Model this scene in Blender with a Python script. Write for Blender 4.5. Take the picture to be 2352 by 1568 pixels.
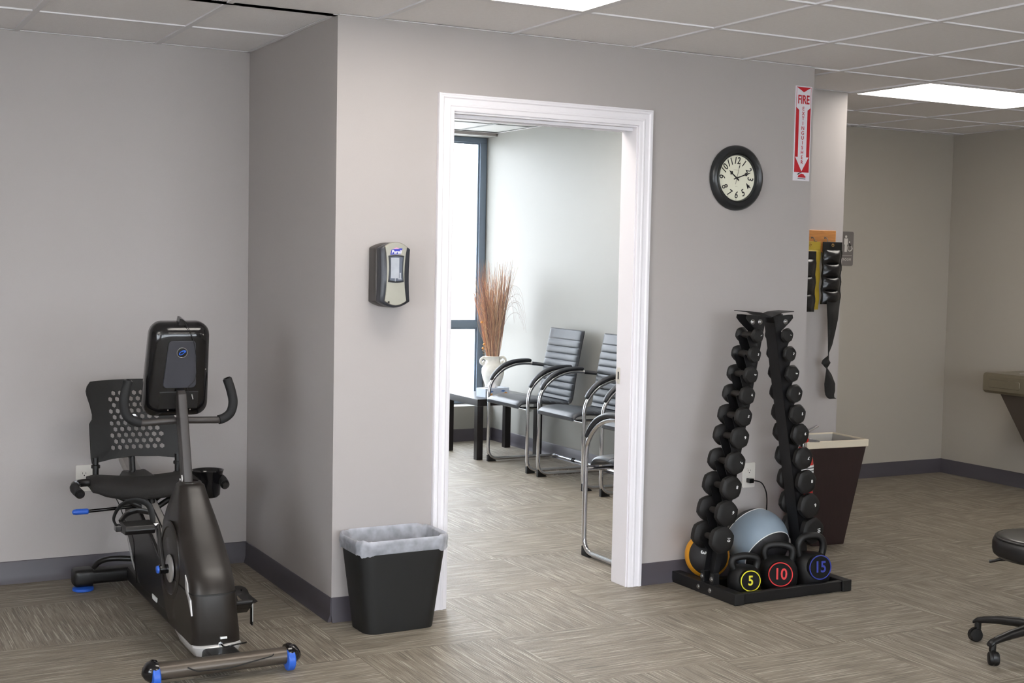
import bpy, bmesh, math, random
from mathutils import Vector, Matrix
random.seed(7)
S = bpy.context.scene
for o in list(bpy.data.objects): bpy.data.objects.remove(o)
C = S.collection
PI = math.pi
T = 0.6096                       # ceiling module
H = 2.432                        # ceiling height of the gym
GX, GY = -0.4344, 0.0186         # ceiling grid origin

# ------------------------------------------------------------------ camera
F_PX = 3031.7
yaw, pit, rol = 0.4945, -0.0626, 0.0199
fw = Vector((math.sin(yaw)*math.cos(pit), math.cos(yaw)*math.cos(pit), math.sin(pit)))
rt = Vector((math.cos(yaw), -math.sin(yaw), 0)); up = rt.cross(fw)
R_ = rt*math.cos(rol) + up*math.sin(rol); U_ = up*math.cos(rol) - rt*math.sin(rol)
cam = bpy.data.objects.new('camera', bpy.data.cameras.new('camera')); C.objects.link(cam)
CAM = Vector((-1.8796, -4.9882, 1.4877))
m = Matrix((R_, U_, -fw)).transposed().to_4x4(); m.translation = CAM
cam.matrix_world = m
cam.data.sensor_width = 36; cam.data.lens = F_PX/2352*36
cam.data.clip_start = 0.05
S.camera = cam

# ------------------------------------------------------------------ world + exposure
W = bpy.data.worlds.new('overcast_sky'); S.world = W; W.use_nodes = True
bg = W.node_tree.nodes['Background']
bg.inputs[0].default_value = (0.90, 0.95, 1.0, 1); bg.inputs[1].default_value = 10.0
S.view_settings.view_transform = 'Standard'; S.view_settings.look = 'None'
S.view_settings.gamma = 1.0; S.view_settings.use_curve_mapping = False
S.view_settings.exposure = 0.0
LAMP = (1.0, 0.94, 0.87)
LAMP_POWER = 10.5                 # emission strength of the ceiling panels

def portal(name, loc, size, rot):
    l = bpy.data.lights.new(name, 'AREA'); l.shape = 'RECTANGLE'; l.size, l.size_y = size
    l.cycles.is_portal = True
    o = bpy.data.objects.new(name, l); C.objects.link(o); o.location = loc; o.rotation_euler = rot
portal('window_portal', (1.66, 4.93, 1.4), (2.9, 2.3), (-PI/2, 0, 0))
portal('left_window_portal', (-4.03, -3.3, 1.45), (1.6, 2.7), (0, -PI/2, 0))
portal('rear_window_portal', (-.55, -6.74, 1.35), (6.3, 2.0), (PI/2, 0, 0))

# ------------------------------------------------------------------ materials
def lin(r, g=None, b=None):
    if g is None: r, g, b = r
    f = lambda c: (c/255/12.92) if c/255 <= 0.04045 else ((c/255+0.055)/1.055)**2.4
    return (f(r), f(g), f(b), 1)
def mat(name, col, rough=0.5, metal=0.0, var=0.06, vscale=8.0, bump=0.0, bscale=200.0, spec=0.5, coat=0.0, trans=0.0, ior=1.45, alpha=1.0, emit=None, es=0.0, stretch=None):
    M = bpy.data.materials.new(name); M.use_nodes = True
    nt = M.node_tree; n = nt.nodes; L = nt.links
    b = n['Principled BSDF']
    col = lin(*col) if max(col) > 1 else (*col, 1)
    b.inputs['Roughness'].default_value = rough; b.inputs['Metallic'].default_value = metal
    b.inputs['Specular IOR Level'].default_value = spec
    b.inputs['Coat Weight'].default_value = coat; b.inputs['Transmission Weight'].default_value = trans
    b.inputs['IOR'].default_value = ior; b.inputs['Alpha'].default_value = alpha
    tc = n.new('ShaderNodeTexCoord')
    ns = n.new('ShaderNodeTexNoise'); ns.inputs['Scale'].default_value = vscale; ns.inputs['Detail'].default_value = 4
    if stretch:
        mp = n.new('ShaderNodeMapping'); mp.inputs['Scale'].default_value = stretch
        L.new(tc.outputs['Object'], mp.inputs['Vector']); L.new(mp.outputs[0], ns.inputs['Vector']); ns.inputs['Distortion'].default_value = .6
    else: L.new(tc.outputs['Object'], ns.inputs['Vector'])
    mx = n.new('ShaderNodeMix'); mx.data_type = 'RGBA'
    mx.inputs[6].default_value = tuple(c*(1-var) for c in col[:3])+(1,)
    mx.inputs[7].default_value = tuple(min(1, c*(1+var)) for c in col[:3])+(1,)
    L.new(ns.outputs['Fac'], mx.inputs[0]); L.new(mx.outputs[2], b.inputs['Base Color'])
    if bump:
        n2 = n.new('ShaderNodeTexNoise'); n2.inputs['Scale'].default_value = bscale; n2.inputs['Detail'].default_value = 3
        L.new(tc.outputs['Object'], n2.inputs['Vector'])
        bp = n.new('ShaderNodeBump'); bp.inputs['Strength'].default_value = bump; bp.inputs['Distance'].default_value = 0.002
        L.new(n2.outputs['Fac'], bp.inputs['Height']); L.new(bp.outputs['Normal'], b.inputs['Normal'])
    if emit:
        b.inputs['Emission Color'].default_value = (*emit, 1); b.inputs['Emission Strength'].default_value = es
    return M
M = {}
M['paint'] = mat('wall_paint', (169, 163, 160), 0.55, bump=0.12, bscale=350, var=0.015, vscale=2)
M['paint_hall'] = mat('hall_wall_paint', (170, 163, 152), 0.55, bump=0.12, bscale=350, var=0.015, vscale=2)
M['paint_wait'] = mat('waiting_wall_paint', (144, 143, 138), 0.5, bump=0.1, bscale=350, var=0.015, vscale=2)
M['trim'] = mat('white_trim_paint', (228, 225, 229), 0.35, var=0.01)
M['base'] = mat('vinyl_base', (74, 70, 76), 0.4, var=0.05, vscale=6)
M['tile'] = mat('ceiling_tile', (234, 231, 231), 0.9, var=0.05, vscale=60, bump=0.5, bscale=160)
M['tbar_wait'] = mat('grid_bar_grey', (158, 160, 160), 0.6, var=0.01)  # waiting room bars greyed to draw the grid's thin shadow lines
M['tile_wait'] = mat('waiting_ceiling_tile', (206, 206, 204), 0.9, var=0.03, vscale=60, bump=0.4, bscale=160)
M['tbar'] = mat('grid_bar_white', (222, 220, 222), 0.45, var=0.01)
M['gap'] = mat('shadow_gap', (50, 48, 50), 0.8)  # dark slab colour, seen in the joints between carpet tiles
M['panel'] = mat('light_panel', (240, 240, 240), 0.4, emit=LAMP, es=LAMP_POWER)
M['alu_dark'] = mat('window_aluminium', (128, 142, 158), 0.4, metal=0.3, var=0.03)  # frame colour lightened to carry the veiling glare of the window
M['glass'] = mat('window_glass', (250, 252, 255), 0.0, trans=1.0, ior=1.0, var=0.0, spec=0.2)
M['ground'] = mat('pale_concrete', (205, 203, 198), 0.9, bump=0.3)
M['black'] = mat('black_plastic', (19, 18, 18), 0.38, var=0.15, bump=0.05, bscale=600)
M['gloss'] = mat('gloss_black', (14, 14, 16), 0.16, var=0.1, coat=0.3)
M['matte'] = mat('matte_black_plastic', (18, 18, 18), 0.62, var=0.2, vscale=30)
M['bin'] = mat('bin_plastic', (22, 22, 22), 0.55, var=0.08, bump=0.2, bscale=900)
M['shroud'] = mat('shroud_plastic', (33, 29, 26), 0.33, var=0.12, vscale=4, bump=0.08, bscale=900)
M['steel_dark'] = mat('powdercoat_taupe', (84, 76, 68), 0.35, metal=0.35, var=0.06)
M['mast'] = mat('mast_grey', (62, 58, 56), 0.4, metal=0.3)
M['panel_grey'] = mat('console_grey', (52, 52, 58), 0.5, var=0.08)
M['foam'] = mat('foam_grip', (22, 22, 23), 0.75, bump=0.3, bscale=400)
M['fabric'] = mat('seat_fabric', (36, 34, 33), 0.85, bump=0.4, bscale=500, var=0.2, vscale=40)
M['blue'] = mat('blue_plastic', (42, 92, 190), 0.4, var=0.06)
M['silver'] = mat('silver_plastic', (190, 188, 186), 0.3, metal=0.3)
M['alu'] = mat('brushed_aluminium', (176, 172, 168), 0.4, metal=0.5, var=0.1, vscale=30)
M['chrome'] = mat('chrome', (215, 216, 220), 0.1, metal=1.0, var=0.02)
M['bolt'] = mat('zinc_bolt', (150, 148, 146), 0.3, metal=0.9)
M['rack'] = mat('rack_powdercoat', (16, 16, 18), 0.48, var=0.1, bump=0.15, bscale=900)
M['rubber'] = mat('dumbbell_rubber', (17, 16, 16), 0.6, var=0.12, vscale=20, bump=0.15, bscale=700)
M['grip'] = mat('dumbbell_grip', (34, 31, 29), 0.55, var=0.2, vscale=40, bump=0.2, bscale=800)
M['rubber_flat'] = mat('flat_black_vinyl', (15, 15, 16), 0.75, var=0.1, spec=0.25)
M['kettle'] = mat('kettlebell_vinyl', (14, 14, 15), 0.5, var=0.1)
M['white_print'] = mat('white_print', (225, 225, 222), 0.5, var=0.0)
M['yellow'] = mat('yellow_print', (214, 206, 40), 0.45, var=0.02)
M['red'] = mat('red_print', (205, 40, 42), 0.45, var=0.02)
M['blue_print'] = mat('blue_print', (52, 62, 150), 0.45, var=0.02)
M['ball_grey'] = mat('ball_grey_rubber', (136, 150, 162), 0.55, var=0.08, vscale=14, bump=0.25, bscale=350)
M['ball_yellow'] = mat('ball_orange_rubber', (214, 148, 32), 0.55, var=0.08, vscale=14, bump=0.25, bscale=350)
M['ball_black'] = mat('ball_black_rubber', (30, 29, 31), 0.55, var=0.1, bump=0.25, bscale=350)
M['leather'] = mat('black_leather', (54, 58, 65), 0.36, var=0.1, vscale=20, bump=0.2, bscale=420)
M['leather_dark'] = mat('armrest_vinyl', (44, 47, 53), 0.4, var=0.08, bump=0.1)
M['wood_dark'] = mat('dark_veneer', (27, 24, 25), 0.28, var=0.15, vscale=12)
M['espresso'] = mat('espresso_wood', (40, 26, 25), 0.5, var=0.3, vscale=9, stretch=(6,6,1))
M['cream'] = mat('cream_liner', (214, 202, 180), 0.8, var=0.05)
M['inner_liner'] = mat('liner_cloth', (176, 172, 166), 0.8, var=0.08)
M['ceramic'] = mat('mottled_ceramic', (240, 235, 226), 0.55, var=0.22, vscale=26, bump=0.3, bscale=60)
M['straw1'] = mat('dry_stem_rust', (204, 158, 134), 0.8, var=0.25, vscale=30)
M['straw2'] = mat('dry_stem_tan', (226, 196, 162), 0.8, var=0.25, vscale=30)
M['straw3'] = mat('dry_stem_brown', (150, 124, 116), 0.8, var=0.25, vscale=30)
M['orange'] = mat('orange_pod', (226, 160, 90), 0.6)
M['tissue'] = mat('tissue_paper', (244, 244, 246), 0.9, var=0.01)
M['box_blue'] = mat('box_print_sky', (205, 216, 232), 0.5, var=0.12, vscale=30)
M['leaf_blue'] = mat('box_print_leaf', (96, 136, 200), 0.5)
M['plate_white'] = mat('outlet_plastic', (205, 200, 192), 0.35, var=0.01)
M['slot'] = mat('slot_dark', (30, 28, 28), 0.6)
M['brushed'] = mat('brushed_metal_cover', (158, 154, 142), 0.34, metal=0.75, var=0.05, vscale=40)
M['disp_black'] = mat('dispenser_black', (44, 46, 52), 0.3, var=0.05)
M['disp_side'] = mat('dispenser_side', (62, 58, 56), 0.45, var=0.05)
M['clock_face'] = mat('clock_face', (226, 224, 204), 0.5, var=0.02)
M['clock_rim'] = mat('clock_rim', (34, 36, 38), 0.28, var=0.05)
M['ink'] = mat('black_ink', (34, 32, 34), 0.6)
M['faint'] = mat('faint_ink', (186, 180, 160), 0.6)
M['sign_white'] = mat('sign_white', (218, 214, 220), 0.45, var=0.01)
M['sign_red'] = mat('sign_red', (184, 30, 40), 0.45, var=0.02)
M['pine'] = mat('varnished_pine', (178, 120, 66), 0.35, var=0.42, vscale=9, stretch=(1.5,6,14))
M['vinyl_yellow'] = mat('yellow_vinyl', (168, 142, 44), 0.45, var=0.08)
M['vinyl_black'] = mat('black_vinyl', (20, 20, 22), 0.26, var=0.1, bump=0.15, bscale=120)
M['strap'] = mat('nylon_strap', (28, 27, 26), 0.85, bump=0.4, bscale=700)
M['brass'] = mat('brass', (196, 160, 100), 0.3, metal=0.9)
M['taupe_sign'] = mat('sign_taupe', (112, 106, 102), 0.5, var=0.02)
M['taupe_print'] = mat('sign_print', (206, 200, 192), 0.5, var=0.02)
M['stainless'] = mat('stainless', (150, 142, 124), 0.32, metal=0.8, var=0.06, vscale=30)
M['fount'] = mat('fountain_shroud', (92, 82, 74), 0.5, metal=0.2, var=0.05)
M['ext_red'] = mat('extinguisher_red', (190, 24, 20), 0.28, var=0.04, coat=0.3)
M['seat_vinyl'] = mat('stool_vinyl', (40, 39, 38), 0.3, var=0.1, bump=0.1)
M['purell_blue'] = mat('label_blue', (46, 52, 160), 0.4, var=0.03)
M['pink'] = mat('label_pink', (206, 150, 190), 0.4, var=0.03)
M['gel_light'] = mat('gel_pouch_grey', (160, 164, 172), 0.2, var=0.18, vscale=30)
M['gel'] = mat('gel_bag', (92, 98, 110), 0.12, var=0.3, vscale=30)

# translucent plastic bag
def bag_mat(name='thin_plastic_liner'):
    m = bpy.data.materials.new(name); m.use_nodes = True; nt = m.node_tree; n = nt.nodes; L = nt.links
    b = n['Principled BSDF']; b.inputs['Base Color'].default_value = lin(214, 216, 224); b.inputs['Roughness'].default_value = 0.28
    tr = n.new('ShaderNodeBsdfTransparent'); tl = n.new('ShaderNodeBsdfTranslucent'); tl.inputs[0].default_value = lin(215, 218, 226)
    mx1 = n.new('ShaderNodeMixShader'); mx1.inputs[0].default_value = 0.35
    L.new(b.outputs[0], mx1.inputs[1]); L.new(tl.outputs[0], mx1.inputs[2])
    mx = n.new('ShaderNodeMixShader')
    tc = n.new('ShaderNodeTexCoord'); ns = n.new('ShaderNodeTexNoise'); ns.inputs['Scale'].default_value = 25
    L.new(tc.outputs['Object'], ns.inputs['Vector'])
    mr = n.new('ShaderNodeMapRange'); mr.inputs[1].default_value = 0.3; mr.inputs[2].default_value = 0.7; mr.inputs[3].default_value = 0.55; mr.inputs[4].default_value = 0.85
    L.new(ns.outputs['Fac'], mr.inputs[0]); L.new(mr.outputs[0], mx.inputs[0])
    L.new(tr.outputs[0], mx.inputs[1]); L.new(mx1.outputs[0], mx.inputs[2])
    L.new(mx.outputs[0], n['Material Output'].inputs[0])
    return m
M['bag'] = bag_mat()

# carpet: fine tufted lines run along the tile's own Y axis, every tile different
def carpet_mat():
    m = bpy.data.materials.new('striped_carpet'); m.use_nodes = True; nt = m.node_tree; n = nt.nodes; L = nt.links
    b = n['Principled BSDF']; b.inputs['Roughness'].default_value = 0.52; b.inputs['Specular IOR Level'].default_value = 0.5
    tc = n.new('ShaderNodeTexCoord'); oi = n.new('ShaderNodeObjectInfo')
    rnd = n.new('ShaderNodeMath'); rnd.operation = 'MULTIPLY'; rnd.inputs[1].default_value = 37.0
    L.new(oi.outputs['Random'], rnd.inputs[0])
    cmb = n.new('ShaderNodeCombineXYZ'); L.new(rnd.outputs[0], cmb.inputs[0]); L.new(rnd.outputs[0], cmb.inputs[1])
    add = n.new('ShaderNodeVectorMath'); add.operation = 'ADD'
    L.new(tc.outputs['Object'], add.inputs[0]); L.new(cmb.outputs[0], add.inputs[1])
    def noise(sx, sy, detail=2, rough=0.5, rib=False):
        mp = n.new('ShaderNodeMapping'); mp.inputs['Scale'].default_value = (sx, sy, 1)
        L.new(add.outputs[0], mp.inputs['Vector']); src = mp.outputs[0]
        if rib:                                  # every tuft row gets its own straight line of dashes
            sp = n.new('ShaderNodeSeparateXYZ'); L.new(src, sp.inputs[0])
            fl = n.new('ShaderNodeMath'); fl.operation = 'FLOOR'; L.new(sp.outputs[0], fl.inputs[0])
            ml = n.new('ShaderNodeMath'); ml.operation = 'MULTIPLY'; ml.inputs[1].default_value = 7.31; L.new(fl.outputs[0], ml.inputs[0])
            cb = n.new('ShaderNodeCombineXYZ'); L.new(ml.outputs[0], cb.inputs[0]); L.new(sp.outputs[1], cb.inputs[1]); L.new(sp.outputs[2], cb.inputs[2])
            src = cb.outputs[0]
        t = n.new('ShaderNodeTexNoise'); t.inputs['Scale'].default_value = 1; t.inputs['Detail'].default_value = detail; t.inputs['Roughness'].default_value = rough
        L.new(src, t.inputs['Vector']); return t.outputs['Fac']
    def ramp(fac, stops):
        r = n.new('ShaderNodeValToRGB'); L.new(fac, r.inputs[0]); e = r.color_ramp.elements
        while len(e) < len(stops): e.new(0.5)
        for k, (p, c) in enumerate(stops): e[k].position = p; e[k].color = c
        return r.outputs[0]
    def mix(f, a, c, mode='MIX'):
        x = n.new('ShaderNodeMix'); x.data_type = 'RGBA'; x.blend_type = mode
        if isinstance(f, float): x.inputs[0].default_value = f
        else: L.new(f, x.inputs[0])
        for s, v in ((6, a), (7, c)):
            if isinstance(v, tuple): x.inputs[s].default_value = v
            else: L.new(v, x.inputs[s])
        return x.outputs[2]
    base = ramp(noise(16, 5, 4, 0.65), [(0.30, lin(108, 100, 87)), (0.5, lin(126, 117, 104)), (0.72, lin(143, 134, 120))])
    rib = ramp(noise(260, 5, 2, 0.5, True), [(0.34, lin(90, 82, 71)), (0.52, lin(127, 118, 105)), (0.68, lin(156, 147, 132))])
    c = mix(0.62, base, rib)
    light = ramp(noise(330, 3.0, 1, 0.4, True), [(0.60, (0, 0, 0, 1)), (0.66, (.85, .85, .85, 1))])
    c = mix(light, c, lin(180, 172, 159))
    dark = ramp(noise(260, 4.5, 1, 0.4, True), [(0.32, (1, 1, 1, 1)), (0.40, (0, 0, 0, 1))])
    dm = n.new('ShaderNodeMath'); dm.operation = 'MULTIPLY'; dm.inputs[1].default_value = 0.6; L.new(dark, dm.inputs[0])
    c = mix(dm.outputs[0], c, lin(78, 71, 62))
    L.new(c, b.inputs['Base Color'])
    bp = n.new('ShaderNodeBump'); bp.inputs['Strength'].default_value = 0.5; bp.inputs['Distance'].default_value = 0.004
    L.new(noise(300, 90, 2), bp.inputs['Height']); L.new(bp.outputs[0], b.inputs['Normal'])
    return m
M['carpet'] = carpet_mat()

# ------------------------------------------------------------------ mesh helpers
class MB:
    def __init__(s): s.v = []; s.f = []
    def add(s, vs, fs):
        o = len(s.v); s.v += [tuple(v) for v in vs]; s.f += [tuple(i+o for i in f) for f in fs]; return s
    def box(s, x0, x1, y0, y1, z0, z1):
        return s.add([(x0,y0,z0),(x1,y0,z0),(x1,y1,z0),(x0,y1,z0),(x0,y0,z1),(x1,y0,z1),(x1,y1,z1),(x0,y1,z1)],
                     [(0,3,2,1),(4,5,6,7),(0,1,5,4),(1,2,6,5),(2,3,7,6),(3,0,4,7)])
    def hexa(s, bot, top):
        return s.add(list(bot)+list(top), [(0,3,2,1),(4,5,6,7),(0,1,5,4),(1,2,6,5),(2,3,7,6),(3,0,4,7)])
    def prism(s, poly, axis, a, b):
        def P(p, t): return {'x': (t,p[0],p[1]), 'y': (p[0],t,p[1]), 'z': (p[0],p[1],t)}[axis]
        n = len(poly)
        return s.add([P(p,a) for p in poly]+[P(p,b) for p in poly],
                     [tuple(range(n))[::-1], tuple(range(n,2*n))]+[(i,(i+1)%n,(i+1)%n+n,i+n) for i in range(n)])
    def loft(s, secs, cap=True, closed=True):
        n = len(secs[0]); vs = [p for q in secs for p in q]; fs = []
        for k in range(len(secs)-1):
            for i in range(n if closed else n-1):
                j = (i+1) % n; fs.append((k*n+i, k*n+j, (k+1)*n+j, (k+1)*n+i))
        if cap and closed: fs += [tuple(range(n))[::-1], tuple(range((len(secs)-1)*n, len(secs)*n))]
        return s.add(vs, fs)
    def tube(s, path, r, seg=12, r2=None, side=None, cap=True):
        P = [Vector(p) for p in path]; n = len(P); secs = []
        rr = r if isinstance(r, (list, tuple)) else [r]*n
        t0 = (P[1]-P[0]).normalized()
        a = Vector(side) if side else (Vector((0,0,1)) if abs(t0.z) < 0.9 else Vector((1,0,0)))
        u = (a - t0*a.dot(t0)).normalized()
        for i in range(n):
            t = ((P[min(i+1,n-1)]-P[max(i-1,0)])).normalized()
            u = (u - t*u.dot(t)).normalized(); w = t.cross(u)
            ra = rr[i]; rb = ra if r2 is None else (r2[i] if isinstance(r2,(list,tuple)) else r2)
            secs.append([P[i]+u*(ra*math.cos(2*PI*k/seg))+w*(rb*math.sin(2*PI*k/seg)) for k in range(seg)])
        return s.loft(secs, cap)
    def rod(s, a, b, r, seg=14, rb=None):
        return s.tube([a, b], [r, r if rb is None else rb], seg)
    def lathe(s, prof, origin=(0,0,0), axis=(0,0,1), seg=32, cap=True, xdir=None):
        ax = Vector(axis).normalized(); o = Vector(origin)
        a = Vector(xdir) if xdir else (Vector((1,0,0)) if abs(ax.x) < 0.9 else Vector((0,1,0)))
        u = (a-ax*a.dot(ax)).normalized(); w = ax.cross(u)
        secs = [[o+ax*h+(u*math.cos(2*PI*k/seg)+w*math.sin(2*PI*k/seg))*max(r,1e-5) for k in range(seg)] for r, h in prof]
        return s.loft(secs, cap)
    def sphere(s, c, r, seg=20, rings=12):
        rx, ry, rz = (r if isinstance(r, (tuple, list)) else (r,r,r)); c = Vector(c)
        secs = []
        for i in range(rings+1):
            t = PI*i/rings; rad = max(math.sin(t), 1e-4)
            secs.append([c+Vector((rx*rad*math.cos(2*PI*k/seg), ry*rad*math.sin(2*PI*k/seg), -rz*math.cos(t))) for k in range(seg)])
        return s.loft(secs)
    def torus(s, c, R, r, axis=(0,0,1), seg=36, sr=8, a0=0, a1=2*PI):
        ax = Vector(axis).normalized(); a = Vector((1,0,0)) if abs(ax.x) < 0.9 else Vector((0,0,1))
        u = (a-ax*a.dot(ax)).normalized(); w = ax.cross(u); c = Vector(c)
        full = abs(a1-a0-2*PI) < 1e-6; secs = []
        for i in range(seg+1):
            t = a0+(a1-a0)*i/seg; d = u*math.cos(t)+w*math.sin(t)
            secs.append([c+d*(R+r*math.cos(2*PI*k/sr))+ax*(r*math.sin(2*PI*k/sr)) for k in range(sr)])
        return s.loft(secs, cap=not full)
    def xf(s, mtx):
        s.v = [tuple(mtx @ Vector(v)) for v in s.v]; return s
    def build(s, name, m, parent=None, smooth=35, bevel=0, bseg=2, world=False, loc=None, sub=0):
        vs = s.v
        if parent is not None and world:
            off = Vector((0,0,0)); p = parent
            while p: off += p.location; p = p.parent
            vs = [tuple(Vector(v)-off) for v in vs]
        me = bpy.data.meshes.new(name); me.from_pydata(vs, [], s.f); me.update()
        bm = bmesh.new(); bm.from_mesh(me); bmesh.ops.recalc_face_normals(bm, faces=bm.faces); bm.to_mesh(me); bm.free()
        me.materials.append(m if not isinstance(m, str) else M[m])
        if smooth:
            me.polygons.foreach_set('use_smooth', [True]*len(me.polygons)); me.set_sharp_from_angle(angle=math.radians(smooth))
        o = bpy.data.objects.new(name, me); C.objects.link(o)
        if parent is not None: o.parent = parent
        if loc: o.location = loc
        if bevel:
            b = o.modifiers.new('bevel', 'BEVEL'); b.width = bevel; b.segments = bseg; b.limit_method = 'ANGLE'; b.angle_limit = math.radians(40)
        if sub:
            b = o.modifiers.new('sub', 'SUBSURF'); b.levels = sub; b.render_levels = sub
        return o
def smooth_path(pts, n=6):
    P = [Vector(p) for p in pts]; out = []
    for i in range(len(P)-1):
        a = P[i-1] if i else P[0]*2-P[1]; b = P[i]; c = P[i+1]; d = P[i+2] if i+2 < len(P) else P[-1]*2-P[-2]
        for k in range(n):
            t = k/n
            out.append(0.5*((2*b)+(c-a)*t+(2*a-5*b+4*c-d)*t*t+(3*b-a-3*c+d)*t**3))
    out.append(P[-1]); return out
def corner_path(pts, r, n=6):
    """polyline with rounded corners of radius r"""
    P = [Vector(p) for p in pts]; out = [P[0]]
    for i in range(1, len(P)-1):
        a = (P[i-1]-P[i]); b = (P[i+1]-P[i]); ri = min(r if not isinstance(r, (list,tuple)) else r[i-1], a.length*.49, b.length*.49)
        p0 = P[i]+a.normalized()*ri; p2 = P[i]+b.normalized()*ri
        for k in range(n+1):
            t = k/n; out.append((1-t)**2*p0+2*t*(1-t)*P[i]+t*t*p2)
    out.append(P[-1]); return out
def rrect(w, h, r, n=5, cx=0, cy=0):
    pts = []
    for (sx, sy, a) in ((1,1,0),(-1,1,PI/2),(-1,-1,PI),(1,-1,3*PI/2)):
        for k in range(n+1):
            t = a+PI/2*k/n; pts.append((cx+sx*(w/2-r)+r*math.cos(t), cy+sy*(h/2-r)+r*math.sin(t)))
    return pts
def thing(name, label, cat, loc=(0,0,0), rotz=0, group=None):
    o = bpy.data.objects.new(name, None); C.objects.link(o); o.empty_display_size = 0.05
    o.location = loc; o.rotation_euler = (0,0,rotz)
    return tag(o, label, cat, group)
def tag(o, label, cat, group=None):
    o['label'] = label; o['category'] = cat
    if group: o['group'] = group
    return o
def struct(o): o['kind'] = 'structure'; return o
def dup(root, loc=None, rotz=None, label=None, group=None):
    r = root.copy(); C.objects.link(r)
    if loc is not None: r.location = loc
    if rotz is not None: r.rotation_euler = (0,0,rotz)
    if label: r['label'] = label
    if group: r['group'] = group
    for ch in list(root.children):
        c = ch.copy(); C.objects.link(c); c.parent = r
        for g in list(ch.children):
            d = g.copy(); C.objects.link(d); d.parent = c
    return r
def text(name, s, size, mtx, m, parent, depth=0.0006, shear=0.0, bold=0.0, align='CENTER', sx=1.0, world=True, space=1.0):
    cu = bpy.data.curves.new(name, 'FONT'); cu.body = s; cu.size = size; cu.extrude = depth; cu.shear = shear; cu.offset = bold
    cu.align_x = align; cu.align_y = 'CENTER'; cu.resolution_u = 3; cu.space_character = space
    t = bpy.data.objects.new(name, cu); me = bpy.data.meshes.new_from_object(t)
    bpy.data.objects.remove(t); bpy.data.curves.remove(cu)
    me.name = name; mt = mtx @ Matrix.Diagonal((sx,1,1,1))
    if parent is not None and world:
        off = Vector((0,0,0)); p = parent
        while p: off += p.location; p = p.parent
        mt = Matrix.Translation(-off) @ mt
    me.transform(mt); me.materials.clear(); me.materials.append(M[m])
    o = bpy.data.objects.new(name, me); C.objects.link(o); o.parent = parent
    return o
def frame(origin, xdir, ydir):
    x = Vector(xdir).normalized(); y = Vector(ydir); y = (y-x*y.dot(x)).normalized(); z = x.cross(y)
    mt = Matrix((x, y, z)).transposed().to_4x4(); mt.translation = Vector(origin); return mt
FRONT = lambda x, y, z: frame((x,y,z), (1,0,0), (0,0,1))        # faces -Y

# ================================================================== STRUCTURE
XL, YR, XR, YH = -3.9, -6.6, 5.42, 1.93
def wall(name, boxes, m='paint'):
    b = MB()
    for q in boxes: b.box(*q)
    return struct(b.build(name, m, smooth=0))
WZ = 2.62
DX0, DX1, DZ = 0.508, 1.428, 2.093
wall('wall_middle', [(0,DX0,0,0.115,0,WZ),(DX1,2.44,0,0.115,0,WZ),(DX0,DX1,0,0.115,DZ,WZ)])
wall('wall_alcove_side', [(0,0.115,0.115,1.166,0,WZ)])
wall('wall_alcove_back', [(XL-.1,0.115,1.167,1.28,0,WZ)])
wall('wall_recess_side', [(2.34,2.44,0.117,0.60,0,WZ)])
wall('wall_recess_back', [(2.34,3.2,0.601,0.70,0,WZ)])
wall('wall_hall_side', [(3.11,3.2,0.701,1.93,0,WZ)])
wall('wall_hall_back', [(3.2,5.54,1.931,2.04,0,WZ)], 'paint_hall')
wall('wall_right', [(5.421,5.54,YR,1.93,0,WZ)], 'paint_hall')
LW = (-4.6, -2.0, .7, 2.2)  # opening of the added left window
wall('wall_left', [(XL-.1,XL,YR,LW[0],0,WZ),(XL-.1,XL,LW[1],1.166,0,WZ),(XL-.1,XL,LW[0],LW[1],0,LW[2]),(XL-.1,XL,LW[0],LW[1],LW[3],WZ)])
# rear wall behind the photographer with its own daylight window
RW = (-3.7, 2.6, 0.6, 2.3)
wall('wall_rear', [(XL-.1,RW[0],YR-.12,YR,0,WZ),(RW[1],5.54,YR-.12,YR,0,WZ),(RW[0],RW[1],YR-.12,YR,0,RW[2]),(RW[0],RW[1],YR-.12,YR,RW[3],WZ)])
# waiting room
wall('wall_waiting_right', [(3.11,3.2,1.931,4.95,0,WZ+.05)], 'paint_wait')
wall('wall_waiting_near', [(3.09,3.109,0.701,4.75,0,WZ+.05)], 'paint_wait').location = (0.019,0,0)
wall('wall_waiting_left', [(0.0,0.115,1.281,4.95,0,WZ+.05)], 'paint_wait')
wall('wall_waiting_window', [(0.115,3.11,4.58,4.95,0,0.285),(0.115,3.11,4.58,4.95,2.474,WZ+.05)], 'paint_wait')

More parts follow.
